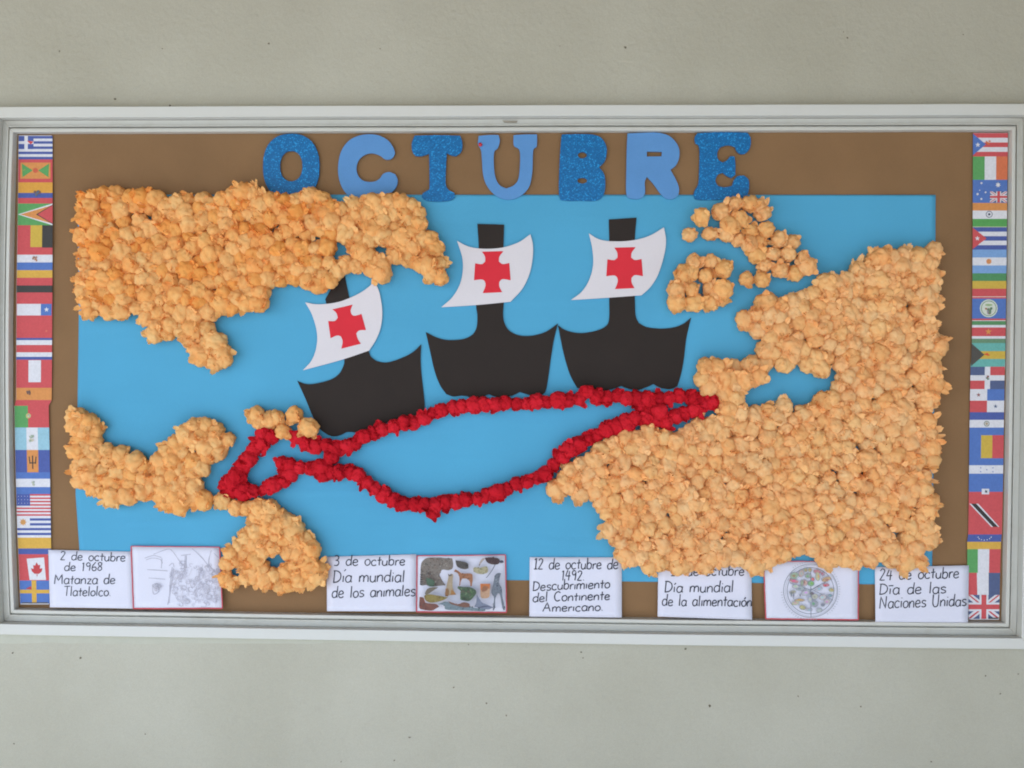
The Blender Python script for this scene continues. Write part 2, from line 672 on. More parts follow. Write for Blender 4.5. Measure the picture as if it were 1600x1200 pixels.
def blue_sheet():
    L = [(304, 121), (500, 123), (640, 121), (772, 118), (858, 124), (899, 125)]
    Rr = [(304.5, 1462), (500, 1461), (700, 1459), (914, 1456)]
    ly, lx = zip(*L)
    ry, rx = zip(*Rr)
    nx, ny = 160, 170
    v, f = [], []
    for j in range(ny + 1):
        w = j / ny
        for i in range(nx + 1):
            u = i / nx
            yl, yr = 304 + w * (899 - 304), 304.5 + w * (914 - 304.5)
            y = yl * (1 - u) + yr * u
            x = np.interp(y, ly, lx) * (1 - u) + np.interp(y, ry, rx) * u
            v.append(P(x, y, blue_d(x, y)))
    n = len(v)
    v += [q + Vector((0, 0.0003, 0)) for q in v]
    for j in range(ny):
        for i in range(nx):
            a = j * (nx + 1) + i
            f.append((a, a + nx + 1, a + nx + 2, a + 1))
    ring = [i for i in range(nx + 1)] + [j * (nx + 1) + nx for j in range(1, ny + 1)] + \
           [ny * (nx + 1) + i for i in range(nx - 1, -1, -1)] + [j * (nx + 1) for j in range(ny - 1, 0, -1)]
    for k in range(len(ring)):
        a, b = ring[k], ring[(k + 1) % len(ring)]
        f.append((a, b, b + n, a + n))
    o = mesh_obj('blue_paper', v, f, M_BLUE, smooth=True)
    o['label'] = 'large sky blue paper rectangle forming the ocean of the map'
    o['category'] = 'coloured paper'


blue_sheet()
D_BLUE = 0.0036

# ------------------------------------------------------------------ letters
M_GLIT, nt, b = new_mat('dark_blue_glitter_foam')
geo = nt.nodes.new('ShaderNodeNewGeometry')
vo = nt.nodes.new('ShaderNodeTexVoronoi')
vo.inputs['Scale'].default_value = 420
nt.links.new(geo.outputs['Position'], vo.inputs['Vector'])
cr = nt.nodes.new('ShaderNodeValToRGB')
cr.color_ramp.elements[0].position = 0.0
cr.color_ramp.elements[0].color = lin((0, 92, 148), 0.82)
cr.color_ramp.elements[1].position = 0.80
cr.color_ramp.elements[1].color = lin((0, 104, 164), 0.88)
e = cr.color_ramp.elements.new(0.95)
e.color = lin((30, 138, 198), 1.0)
sep = nt.nodes.new('ShaderNodeSeparateColor')
nt.links.new(vo.outputs['Color'], sep.inputs['Color'])
nt.links.new(sep.outputs[0], cr.inputs['Fac'])
nt.links.new(cr.outputs[0], b.inputs['Base Color'])
bp = nt.nodes.new('ShaderNodeBump')
bp.inputs['Distance'].default_value = 0.0004
nt.links.new(sep.outputs[1], bp.inputs['Height'])
nt.links.new(bp.outputs[0], b.inputs['Normal'])
b.inputs['Roughness'].default_value = 0.45
b.inputs['Specular IOR Level'].default_value = 0.3
M_LIGHT = paper_mat('light_blue_foam', (93, 143, 196), k=1.3, var=0.04, scale=20, bump=0.0003, bscale=300, grain=0.08)


def tp(pts, ox, oy, s):
    return [(ox + x / s, oy + y / s) for x, y in pts]


def ellipse(cx, cy, rx, ry, n=40, pw=2.0):
    out = []
    for i in range(n):
        a = 2 * math.pi * i / n
        c, s = math.cos(a), math.sin(a)
        out.append((cx + rx * math.copysign(abs(c) ** (2 / pw), c), cy + ry * math.copysign(abs(s) ** (2 / pw), s)))
    return out


S4 = 3.5556
L_O = [tp(ellipse(375, 394, 157, 183, 56, 2.35), 350, 150, S4), tp(ellipse(375, 391, 62, 84, 40, 2.2), 350, 150, S4)]
L_C = [catmull(tp([(948, 305), (945, 335), (925, 353), (895, 353), (868, 333), (825, 320), (785, 328), (752, 355), (737, 400), (747, 445), (780, 474),
                   (830, 478), (865, 462), (885, 435), (918, 424), (952, 436), (966, 470), (955, 512), (920, 545), (860, 575), (790, 586),
                   (720, 572), (668, 528), (640, 460), (636, 385), (652, 310), (690, 255), (745, 224), (810, 214), (870, 224), (920, 256)], 350, 150, S4))]
L_T = [catmull(tp([(1060, 222), (1185, 219), (1312, 222), (1325, 262), (1320, 308), (1292, 336), (1262, 332), (1238, 318), (1234, 400), (1232, 485), (1246, 520),
                   (1280, 540), (1284, 565), (1255, 582), (1190, 588), (1125, 582), (1098, 562), (1108, 540), (1142, 520), (1142, 420), (1140, 322),
                   (1100, 336), (1065, 336), (1046, 308), (1045, 260)], 350, 150, S4))]
L_U = [catmull([(748, 213), (763, 211.5), (778.9, 211.5), (781, 220.3), (778, 231.6), (772, 238.6), (771.9, 262.5), (774.7, 279.4), (781, 290), (791.3, 295),
                (804, 289), (811, 275), (812.3, 237.2), (803, 228), (802.5, 211.9), (820, 210.5), (839, 210.5), (838.5, 228.8), (833, 236), (831.5, 270.9),
                (826, 293.4), (812, 307.5), (795, 312.3), (778, 308), (763, 294), (755, 273.8), (752.2, 238), (747, 226)])]
L_B = [catmull(tp([(350, 215), (440, 213), (520, 216), (570, 238), (597, 292), (588, 360), (555, 397), (583, 438), (589, 500), (578, 552), (540, 582),
                   (450, 583), (372, 582), (334, 560), (334, 400), (344, 240)], 780, 150, S4), corner=65),
       tp(ellipse(461, 331, 25, 17, 24), 780, 150, S4), tp(ellipse(461, 472, 27, 16, 24), 780, 150, S4)]
L_R = [catmull(tp([(712, 210), (800, 206), (885, 206), (950, 228), (993, 280), (1000, 335), (982, 385), (950, 412), (975, 455), (997, 510), (995, 552), (965, 573),
                   (925, 570), (892, 540), (855, 490), (820, 450), (808, 480), (808, 545), (780, 572), (730, 572), (706, 545), (706, 400), (708, 300)], 780, 150, S4)),
       tp([(820, 310), (903, 312), (901, 337), (819, 338)], 780, 150, S4)]
L_E = [catmull(tp([(1100, 208), (1250, 202), (1378, 206), (1396, 240), (1391, 290), (1370, 318), (1342, 325), (1318, 310), (1308, 285), (1270, 276), (1228, 288),
                   (1210, 320), (1216, 355), (1240, 371), (1264, 358), (1282, 336), (1306, 338), (1311, 385), (1310, 440), (1288, 458), (1263, 446), (1240, 428), (1215, 438),
                   (1200, 470), (1212, 500), (1250, 509), (1293, 500), (1303, 468), (1325, 446), (1360, 444), (1385, 470), (1384, 530), (1368, 567), (1330, 577),
                   (1215, 578), (1100, 577), (1077, 553), (1086, 523), (1105, 488), (1110, 400), (1110, 290), (1088, 262), (1085, 232)], 780, 150, S4))]
for nm, loops, dark, side in (('O', L_O, True, 'above the orange puffs'), ('C', L_C, False, 'between the dark O and the dark T'),
                              ('T', L_T, True, 'between the light C and the light U'), ('U', L_U, False, 'with a red pin at its upper left'),
                              ('B', L_B, True, 'between the light U and the light R'), ('R', L_R, False, 'between the dark B and the dark E'),
                              ('E', L_E, True, 'ending the word on brown paper')):
    lab = ('dark blue glitter foam' if dark else 'light blue foam') + ' capital letter ' + nm + ' ' + side
    xs = [p[0] for p in loops[0]]
    ys = [p[1] for p in loops[0]]
    t = thing('foam_letter', lab, 'letter', P(sum(xs) / len(xs), max(ys), 0.0035), 'blue foam letters spelling the month')
    o = prism('letter_face', loops, 0.0035, 0.003, M_GLIT if dark else M_LIGHT, t)
    bvl = o.modifiers.new('bevel', 'BEVEL')
    bvl.width = 0.0006
    bvl.segments = 1
    bvl.limit_method = 'ANGLE'
    bvl.angle_limit = math.radians(60)

# red map pin on the U
M_PIN = paper_mat('red_plastic', (205, 30, 45), k=1.2, rough=0.3, spec=0.5)
bm = bmesh.new()
bmesh.ops.create_uvsphere(bm, u_segments=14, v_segments=8, radius=0.0045)
for v in bm.verts:
    v.co.y *= 0.7
me = bpy.data.meshes.new('map_pin')
bm.to_mesh(me)
bm.free()
me.materials.append(M_PIN)
pin = bpy.data.objects.new('map_pin', me)
COL.objects.link(pin)
pin.location = P(750.5, 226, 0.009)
pin['label'] = 'tiny red pin at the upper left edge of the light blue U'
pin['category'] = 'pin'

# ------------------------------------------------------------------ ships
M_HULL = paper_mat('black_card', (50, 42, 38), k=1.15, var=0.06, scale=12, bump=0.0005, bscale=30, grain=0.09)
M_SAIL = paper_mat('white_sail_paper', (220, 213, 216), k=1.25, var=0.02, scale=12, bump=0.0005, bscale=22)
M_CROSS = paper_mat('red_cross_paper', (214, 48, 60), k=1.3, var=0.03, scale=20)
S2 = 3.478


def q2(l):
    return tp(l, 640, 320, S2)


hull2 = q2([(368, 104), (514, 108), (510, 240), (508, 400), (512, 520), (508, 590), (515, 640), (540, 682), (590, 708), (660, 712), (740, 690), (806, 645),
            (785, 730), (770, 820), (755, 930), (740, 1010), (718, 1034), (680, 1040), (645, 1032), (600, 1018), (560, 1036), (510, 1047), (470, 1044), (430, 1030), (390, 1045), (345, 1049),
            (310, 1040), (280, 1037), (240, 1042), (200, 1030), (165, 980), (135, 900), (110, 790), (88, 692), (150, 722), (210, 735), (290, 730), (340, 706),
            (364, 665), (368, 600), (362, 545), (370, 400), (376, 240)])
sail2 = q2([(258, 196), (320, 227), (400, 239), (500, 233), (590, 205), (657, 160), (670, 220), (668, 295), (650, 380), (610, 460), (548, 527), (360, 545),
            (172, 557), (230, 505), (270, 440), (288, 370), (287, 290)])
cross2 = q2([(393, 255), (510, 252), (488, 282), (485, 308), (505, 322), (542, 317), (549, 410), (505, 404), (487, 420), (488, 445), (503, 475), (397, 480),
             (411, 445), (410, 420), (393, 406), (350, 410), (356, 318), (392, 323), (411, 308), (409, 280)])
hull3 = q2([(1082, 80), (1233, 70), (1224, 190), (1222, 350), (1224, 500), (1228, 600), (1245, 642), (1290, 665), (1370, 673), (1440, 665), (1490, 645), (1530, 612),
            (1505, 720), (1490, 840), (1475, 920), (1455, 985), (1420, 1001), (1370, 997), (1325, 975), (1285, 993), (1240, 1006), (1190, 1000), (1150, 985), (1110, 998),
            (1070, 1008), (1030, 1008), (985, 994), (950, 1001), (910, 995), (870, 920), (835, 800), (806, 655), (850, 682), (920, 697), (1000, 688), (1060, 664), (1083, 625),
            (1085, 510), (1086, 300)])
sail3 = q2([(974, 155), (1025, 186), (1090, 198), (1200, 195), (1300, 170), (1382, 123), (1393, 190), (1385, 265), (1352, 375), (1310, 445), (1260, 492), (1080, 505), (876, 518),
            (935, 473), (975, 410), (997, 330), (993, 240)])
cross3 = [(x + 206.7, y - 6.3) for x, y in cross2]
S1 = 4.285


def q1(l):
    return tp(l, 440, 420, S1)


hull1 = q1([(322, 60), (425, 50), (440, 130), (462, 220), (520, 380), (582, 548), (602, 592), (648, 621), (720, 625), (820, 590), (885, 553), (935, 505), (931, 600), (936, 700), (953, 850),
            (957, 930), (940, 965), (890, 985), (850, 992), (825, 988), (800, 983), (775, 1005), (700, 1032), (620, 1050), (560, 1082), (500, 1095), (440, 1093), (400, 1112), (350, 1122), (305, 1108),
            (250, 1065), (210, 990), (160, 870), (105, 750), (150, 768), (210, 771), (320, 745), (380, 708), (412, 655), (420, 600), (400, 500), (345, 380), (292, 205), (345, 110)])
sail1 = q1([(158, 225), (250, 238), (380, 222), (500, 175), (575, 128), (622, 82), (655, 160), (674, 285), (664, 390), (632, 475), (585, 548), (400, 610), (142, 680), (200, 615), (232, 530), (237, 430),
            (205, 310)])
cross1 = q1([(340, 272), (476, 240), (462, 275), (468, 303), (488, 315), (535, 303), (565, 410), (520, 413), (500, 432), (508, 465), (530, 502), (400, 535), (409, 485), (396, 452), (370, 447),
             (328, 465), (312, 350), (355, 350), (376, 328), (366, 295)])
for hull, sail, cross, lab in ((hull1, sail1, cross1, 'tilted black paper caravel with white sail, lowest of three, touching the red route'),
                               (hull2, sail2, cross2, 'upright black paper caravel in the middle, between the other two ships'),
                               (hull3, sail3, cross3, 'black paper caravel nearest the small orange islands at upper right')):
    t = thing('paper_ship', lab, 'paper ship', P(sum(p[0] for p in hull) / len(hull), max(p[1] for p in hull), D_BLUE), 'black paper ships with red crosses')
    prism('hull', [catmull(hull, corner=38)], D_BLUE, 0.0005, M_HULL, t)
    sl = prism('sail', [catmull(sail, corner=38)], D_BLUE + 0.0012, 0.0004, M_SAIL, t)
    prism('cross', [catmull(cross, n=4, corner=50)], D_BLUE + 0.0019, 0.0003, M_CROSS, sl)

# ------------------------------------------------------------------ crumpled tissue paper balls


def crepe(name, rgb, k=1.3, trans=0.3):
    m, nt, b = new_mat(name)
    tc = nt.nodes.new('ShaderNodeTexCoord')
    n = nt.nodes.new('ShaderNodeTexNoise')
    n.inputs['Scale'].default_value = 1.6
    n.inputs['Detail'].default_value = 3
    nt.links.new(tc.outputs['Object'], n.inputs['Vector'])
    cr = nt.nodes.new('ShaderNodeValToRGB')
    a = lin(rgb, k)
    dk = lin((rgb[0] * 0.97, rgb[1] * 0.92, rgb[2] * 0.84), k)
    cr.color_ramp.elements[0].position = 0.3
    cr.color_ramp.elements[0].color = dk
    cr.color_ramp.elements[1].position = 0.7
    cr.color_ramp.elements[1].color = a
    nt.links.new(n.outputs['Fac'], cr.inputs['Fac'])
    nt.links.new(cr.outputs[0], b.inputs['Base Color'])
    b.inputs['Roughness'].default_value = 0.9
    b.inputs['Specular IOR Level'].default_value = 0.15
    w = nt.nodes.new('ShaderNodeTexNoise')
    w.inputs['Scale'].default_value = 6
    w.inputs['Detail'].default_value = 3
    w.inputs['Distortion'].default_value = 0.6
    nt.links.new(tc.outputs['Object'], w.inputs['Vector'])
    bp = nt.nodes.new('ShaderNodeBump')
    bp.inputs['Distance'].default_value = 0.0025
    bp.inputs['Strength'].default_value = 0.6
    nt.links.new(w.outputs['Fac'], bp.inputs['Height'])
    nt.links.new(bp.outputs[0], b.inputs['Normal'])
    tr = nt.nodes.new('ShaderNodeBsdfTranslucent')
    nt.links.new(cr.outputs[0], tr.inputs['Color'])
    mx = nt.nodes.new('ShaderNodeMixShader')
    mx.inputs[0].default_value = trans
    nt.links.new(b.outputs[0], mx.inputs[1])
    nt.links.new(tr.outputs[0], mx.inputs[2])
    out = nt.nodes['Material Output']
    nt.links.new(mx.outputs[0], out.inputs['Surface'])
    return m


DEEP = [crepe('deep_orange_tissue', c, k=1.45) for c in ((242, 155, 89), (241, 150, 81), (243, 163, 102), (241, 158, 97))]
MID = [crepe('orange_tissue', c, k=1.45) for c in ((242, 167, 110), (241, 163, 104), (243, 172, 117), (241, 166, 110))]
PALE = [crepe('pale_orange_tissue', c, k=1.45) for c in ((243, 170, 120), (242, 167, 116), (244, 175, 128), (242, 170, 122), (243, 172, 120), (242, 164, 110))]
REDS = [crepe('red_tissue', c, k=1.0, trans=0.15) for c in ((200, 28, 44), (190, 24, 40), (208, 34, 50))]


def ball_mesh(name, seed, petals=(3, 7), crisp=1.0):
    """one scrap of tissue scrunched into a ball: pillowy lobes, tight creases, and corners of paper sticking out"""
    rnd = random.Random(seed)
    bm = bmesh.new()
    bmesh.ops.create_icosphere(bm, subdivisions=4, radius=1.0)
    axis = Vector((rnd.uniform(-0.6, 0.6), -1, rnd.uniform(-0.6, 0.6))).normalized()
    so = Vector((seed * 7.31, seed * 3.17, seed * 1.7))
    nf = rnd.choice((3, 4, 5, 6))
    ph = rnd.uniform(0, 6)
    sx, sz = rnd.uniform(0.84, 1.12), rnd.uniform(0.84, 1.12)
    u = axis.orthogonal().normalized()
    w = axis.cross(u)
    lf = rnd.uniform(0.65, 1.05)
    for v in bm.verts:
        n = v.co.normalized()
        q = n + 0.18 * noise.noise_vector(n * 2.3 + so)
        d, _ = noise.voronoi(q * lf + so)
        lobe = min(1.0, (d[1] - d[0]) * 3.2) ** 0.55
        d2, _ = noise.voronoi(q * 2.6 + so * 1.3)
        fold = min(1.0, (d2[1] - d2[0]) * 3.4) ** 0.6
        r = 0.80 + 0.13 * lobe + 0.045 * crisp * fold + 0.16 * noise.noise(n * 1.6 + so)
        ang = math.atan2(n.dot(w), n.dot(u))
        lat = math.sqrt(max(0, 1 - n.dot(axis) ** 2))
        cr_ = abs(math.sin(ang * nf + ph + 1.2 * noise.noise(n * 1.5 + so)))
        r -= 0.16 * max(0.0, 1 - lat * 1.1) * (1 - min(1, cr_ * 3))
        r += 0.10 * min(1, lat * 1.3) * (1 - cr_) ** 1.5
        v.co = Vector((n.x * r * sx, n.y * r * 0.95, n.z * r * sz))
    bmesh.ops.delete(bm, geom=[v for v in bm.verts if v.co.y > 0.6], context='VERTS')
    for k in range(rnd.randint(*petals)):
        a = rnd.uniform(0, 2 * math.pi)
        up = rnd.uniform(-0.75, 0.15)          # depth at which it leaves the ball
        L, W = rnd.uniform(0.32, 0.66), rnd.uniform(0.75, 1.35)
        out = Vector((math.cos(a), 0, math.sin(a)))
        side = Vector((-math.sin(a), rnd.uniform(-0.35, 0.35), math.cos(a))).normalized()
        curl = rnd.uniform(-0.5, 0.2)
        p0 = rnd.uniform(0, 6)
        grid = []
        for i in range(6):
            t = i / 5
            row = []
            for j in range(7):
                s_ = j / 6 * 2 - 1
                wd = W * (0.55 + 0.6 * t - 0.75 * t * t) * (0.5)
                rag = 0.10 * noise.noise(Vector((s_ * 2.5, k * 3.0, seed))) * t
                p = out * (0.62 + L * (t - 0.22 * s_ * s_ * t) + rag) + side * (s_ * wd)
                p += Vector((0, up - 0.25 * t + curl * t * t + 0.13 * math.sin(s_ * 5 + p0) * t, 0))
                row.append(bm.verts.new(p))
            grid.append(row)
        for i in range(5):
            for j in range(6):
                bm.faces.new((grid[i][j], grid[i][j + 1], grid[i + 1][j + 1]))
                bm.faces.new((grid[i][j], grid[i + 1][j + 1], grid[i + 1][j]))
    me = bpy.data.meshes.new(name)
    bm.to_mesh(me)
    bm.free()
    me.polygons.foreach_set('use_smooth', [True] * len(me.polygons))
    me.materials.append(MID[0])
    return me


BALLS = [ball_mesh('tissue_ball', 3 + i * 5) for i in range(26)]
RED_BALLS = [ball_mesh('red_tissue_ball', 401 + i * 3, (3, 6), 2.6) for i in range(10)]


def inside(p, poly):
    x, y = p
    c = False
    j = len(poly) - 1
    for i in range(len(poly)):
        xi, yi = poly[i]
        xj, yj = poly[j]
        if (yi > y) != (yj > y) and x < (xj - xi) * (y - yi) / (yj - yi) + xi:
            c = not c
        j = i
    return c


def edge_dist(p, poly):
    A = np.array(poly)
    B = np.roll(A, -1, axis=0)
    q = np.array(p)
    d = B - A
    t = np.clip(((q - A) * d).sum(1) / np.maximum(1e-9, (d * d).sum(1)), 0, 1)
    return np.sqrt((((A + d * t[:, None]) - q) ** 2).sum(1)).min()


def pack(poly, spacing=17.8, inset=8.0, holes=(), seed=1):
    rnd = random.Random(seed)
    xs = [p[0] for p in poly]
    ys = [p[1] for p in poly]
    A = np.array(poly, float)
    B = np.roll(A, -1, axis=0)
    D = B - A
    L = np.maximum(1e-9, (D * D).sum(1))
    pts = np.zeros((0, 2))
    # candidates: first those hugging the outline, then the inside
    cand = [(rnd.uniform(min(xs), max(xs)), rnd.uniform(min(ys), max(ys))) for _ in range(60000)]
    rim, mid = [], []
    C = np.array(cand)
    # even-odd test, vectorised
    ins = np.zeros(len(C), bool)
    for i in range(len(A)):
        xi, yi = A[i]
        xj, yj = A[i - 1]
        if yi == yj:
            continue
        k = ((yi > C[:, 1]) != (yj > C[:, 1])) & (C[:, 0] < (xj - xi) * (C[:, 1] - yi) / (yj - yi) + xi)
        ins ^= k
    C = C[ins]
    ed = np.full(len(C), 1e9)
    for i in range(len(A)):
        t = np.clip(((C - A[i]) @ D[i]) / L[i], 0, 1)
        q = A[i] + t[:, None] * D[i]
        ed = np.minimum(ed, np.sqrt(((C - q) ** 2).sum(1)))
    ok = ed >= inset
    for (hx, hy, hr) in holes:
        ok &= np.hypot(C[:, 0] - hx, C[:, 1] - hy) > hr
    C, ed = C[ok], ed[ok]
    order = np.argsort(ed > inset + 2.2, kind='stable')
    out = []
    cell = {}
    for i in order:
        x, y = C[i]
        g = (int(x // spacing), int(y // spacing))
        bad = False
        for a in (-1, 0, 1):
            for b2 in (-1, 0, 1):
                for (px, py) in cell.get((g[0] + a, g[1] + b2), ()):
                    if (px - x) ** 2 + (py - y) ** 2 < (spacing * 0.97) ** 2:
                        bad = True
                        break
                if bad:
                    break
            if bad:
                break
        if not bad:
            out.append((x, y))
            cell.setdefault(g, []).append((x, y))
    # even the balls out, as when they are pressed in beside one another
    Q = np.array(out)
    S = C[:9000]
    for it in range(4):
        k = ((S[:, None, :] - Q[None]) ** 2).sum(2).argmin(1)
        n = np.bincount(k, minlength=len(Q))
        mx = np.bincount(k, weights=S[:, 0], minlength=len(Q))
        my = np.bincount(k, weights=S[:, 1], minlength=len(Q))
        good = n > 0
        M = np.stack([mx[good] / n[good], my[good] / n[good]], 1)
        Q[good] += (M - Q[good]) * 0.75
        # the rim stays where it was
    return [(x + rnd.uniform(-1.3, 1.3), y + rnd.uniform(-1.3, 1.3)) for x, y in Q]


BUMPY = random.Random(5)
_copies = 0


def place_balls(root, pts, mats, meshes, rad, base_d, name, limit=300, jitter=0.12, tone=None):
    """the 300 largest as parts, any rest joined in one part"""
    rnd = BUMPY
    rec = []
    for (x, y) in pts:
        s = rad * rnd.uniform(1 - jitter, 1 + jitter)
        d = base_d + rad * 0.55 + rnd.uniform(-0.003, 0.007)
        rot = Matrix.Rotation(rnd.uniform(-0.45, 0.45), 4, 'X') @ Matrix.Rotation(rnd.uniform(-0.45, 0.45), 4, 'Z') @ Matrix.Rotation(rnd.uniform(0, 2 * math.pi), 4, 'Y')
        mt = mats[rnd.randrange(len(mats))]
        if tone:
            mt = tone(x, y, mt, rnd)
        rec.append((s, P(x, y, d), rot, rnd.randrange(len(meshes)), mt))
    rec.sort(key=lambda r: -r[0])
    for s, loc, rot, k, mt in rec[:limit]:
        o = bpy.data.objects.new(name, meshes[k])
        COL.objects.link(o)
        o.parent = root
        o.location = loc - root.location
        o.rotation_euler = rot.to_euler()
        o.scale = (s, s, s)
        o.material_slots[0].link = 'OBJECT'
        o.material_slots[0].material = mt
    rest = rec[limit:]
    if rest:
        V, F, MI, SM = [], [], [], []
        used = []
        off = 0
        for s, loc, rot, k, mt in rest:
            me = meshes[k]
            nv = len(me.vertices)
            co = np.empty(nv * 3)
            me.vertices.foreach_get('co', co)
            co = co.reshape(-1, 3)
            R = np.array(rot.to_3x3())
            co = (co * s) @ R.T + np.array(loc - root.location)
            V.append(co)
            tri = np.empty(len(me.loops), int)
            me.loops.foreach_get('vertex_index', tri)
            F.append(tri.reshape(-1, 3) + off)
            if mt not in used:
                used.append(mt)
            MI += [used.index(mt)] * len(me.polygons)
            SM += [me.polygons[0].use_smooth] * len(me.polygons)
            off += nv
        V = np.concatenate(V)
        F = np.concatenate(F)
        me = bpy.data.meshes.new(name)
        me.from_pydata(V.tolist(), [], F.tolist())
        for m in used:
            me.materials.append(m)
        me.polygons.foreach_set('material_index', MI)
        me.polygons.foreach_set('use_smooth', SM)
        o = bpy.data.objects.new(name, me)
        COL.objects.link(o)
        o.parent = root
        o['kind'] = 'stuff'


def land(label, pts, mats, rad=0.0226, base=D_BLUE, tone=None, jitter=0.17):
    cx = sum(p[0] for p in pts) / len(pts)
    cy = max(p[1] for p in pts)
    t = thing('tissue_paper_land', label, 'tissue paper land', P(cx, cy, base), 'land made of crumpled orange tissue balls')
    place_balls(t, pts, mats, BALLS, rad, base, 'tissue_ball', tone=tone, jitter=jitter)
    return t


NA = [(120, 302), (160, 290), (200, 293), (280, 300), (340, 296), (392, 286), (420, 300), (462, 302), (499, 290), (533, 316), (564, 306), (609, 300), (645, 305),
      (668, 322), (674, 345), (668, 352), (690, 370), (703, 420), (698, 448), (685, 452), (660, 434), (645, 424), (620, 411), (611, 437), (590, 436), (564, 430), (535, 432), (519, 455), (498, 464),
      (471, 449), (423, 452), (421, 486), (393, 488), (356, 494), (332, 500), (336, 514), (351, 530), (366, 552), (362, 580), (327, 580), (305, 568), (287, 543), (255, 533), (233, 537), (222, 512),
      (209, 495), (175, 501), (124, 500), (122, 470), (109, 440), (120, 420), (116, 370), (112, 366), (120, 340)]
na_holes = [(538, 389, 19), (596, 393, 17), (560, 358, 9)]
land('largest orange tissue mass at upper left, shaped like North America under the letter O', pack(NA, 16.9, 7.5, na_holes, 3), DEEP + [MID[0]], tone=lambda x, y, m, r: (MID[r.randrange(4)] if x > 520 or y > 480 or r.random() < 0.15 else m))

MEX = [(104, 641), (117, 635), (129, 643), (142, 641), (154, 650), (164, 664), (166, 689), (183, 693), (197, 701), (218, 705), (231, 718), (247, 701), (265, 684), (276, 672), (290, 656), (313, 648), (338, 656), (352, 668),
       (379, 687), (366, 700), (356, 703), (350, 720), (333, 724), (333, 738), (319, 746), (311, 750), (317, 763), (331, 778), (328, 797), (313, 796), (298, 788), (293, 803), (274, 806), (247, 794), (240, 781), (222, 781),
       (197, 790), (173, 790), (146, 779), (130, 768), (117, 761), (111, 738), (115, 720), (104, 701), (113, 687), (107, 670)]
land('U-shaped orange tissue mass at the left edge with a rounded right arm', pack(MEX, 16.6, 7.0, [(306, 702, 11)], 5), MID + [DEEP[2]])

SA = [(332, 770), (347, 766), (366, 782), (395, 779), (427, 781), (436, 792), (446, 790), (460, 808), (478, 827), (494, 840), (507, 857), (496, 872), (512, 880), (512, 902), (496, 916), (466, 917), (450, 928), (421, 922), (408, 914),
      (379, 914), (356, 927), (342, 912), (342, 879), (347, 860), (362, 847), (366, 834), (393, 822), (399, 814), (379, 807), (362, 813), (352, 795), (334, 790)]
land('orange tissue mass at bottom left with two holes, reaching over the brown paper', pack(SA, 16.4, 6.5, [(428, 877, 18), (372, 893, 15)], 8), MID)

land('short row of five pale orange tissue balls touching the red route near the left ship',
     [(400, 648), (407, 658), (432, 653), (460, 648), (442, 674), (483, 668), (421, 656)], MID, rad=0.0222, jitter=0.06)

land('curved orange island group just below the letter E',
     [(1077, 367), (1096, 339), (1109, 365), (1126, 331), (1149, 318), (1156, 342), (1141, 352), (1134, 366), (1154, 375), (1173, 319), (1191, 333), (1186, 322), (1174, 361),
      (1197, 359), (1172, 381), (1188, 378), (1217, 374), (1239, 378), (1183, 398), (1208, 397), (1231, 397), (1255, 404), (1260, 416), (1194, 415), (1219, 422), (1241, 427), (1190, 437), (1166, 436)],
     [PALE[1], MID[0], MID[3], PALE[0]], rad=0.0205)
land('small triangular orange island right of the rightmost ship sail',
     [(1084, 408), (1110, 408), (1131, 421), (1067, 428), (1103, 431), (1080, 425), (1057, 453), (1081, 453), (1108, 450), (1129, 452), (1058, 473), (1084, 473), (1109, 472), (1129, 468), (1118, 462)],
     [PALE[1], MID[0], MID[3]], rad=0.0208)

EAF = [(1143, 492), (1158, 483), (1168, 488), (1181, 470), (1195, 462), (1212, 465), (1241, 458), (1252, 448), (1274, 446), (1280, 432), (1307, 428), (1327, 413), (1336, 403), (1352, 405), (1354, 390), (1380, 388), (1400, 390), (1421, 379),
       (1445, 386), (1462, 377), (1474, 392), (1466, 407), (1472, 440), (1475, 467), (1466, 482), (1464, 512), (1481, 540), (1471, 560), (1464, 580), (1482, 605), (1464, 617), (1464, 657), (1468, 682), (1471, 725), (1457, 745), (1457, 770),
       (1466, 782), (1462, 820), (1466, 840), (1452, 860), (1453, 884), (1422, 894), (1400, 888), (1350, 889), (1320, 889), (1295, 889), (1275, 880), (1262, 866), (1250, 868), (1223, 880), (1196, 889), (1177, 900), (1155, 886), (1127, 880), (1116, 891), (1105, 902),
       (1089, 897), (1064, 900), (1039, 891), (1014, 902), (998, 889), (979, 883), (960, 869), (958, 854), (944, 837), (932, 807), (933, 793), (924, 787), (907, 792), (888, 770), (860, 781), (850, 774), (863, 750), (882, 726), (907, 709), (937, 690),
       (957, 679), (976, 668), (1003, 663), (1034, 670), (1061, 668), (1080, 652), (1105, 650), (1130, 628), (1110, 618), (1092, 617), (1085, 604), (1084, 569), (1100, 557), (1155, 559), (1178, 553), (1187, 535), (1175, 525), (1152, 515), (1141, 506)]
SEA = [(1172, 627), (1174, 612), (1187, 607), (1201, 592), (1218, 582), (1255, 584), (1293, 588), (1302, 591), (1296, 601), (1284, 612), (1258, 621), (1218, 622), (1192, 621)]
pts = [p for p in pack(EAF, 17.0, 7.5, [], 13) if not inside(p, SEA) and edge_dist(p, SEA) > 9.5]
land('huge pale orange tissue mass covering the right third, with a blue slit like a sea', pts, PALE, rad=0.0228)


def along(path, step):
    out = []
    carry = 0
    for a, b in zip(path[:-1], path[1:]):
        a, b = Vector(a), Vector(b)
        L = (b - a).length
        t = carry
        while t < L:
            q = a + (b - a) * (t / L)
            out.append((q.x, q.y))
            t += step
        carry = t - L
    return out


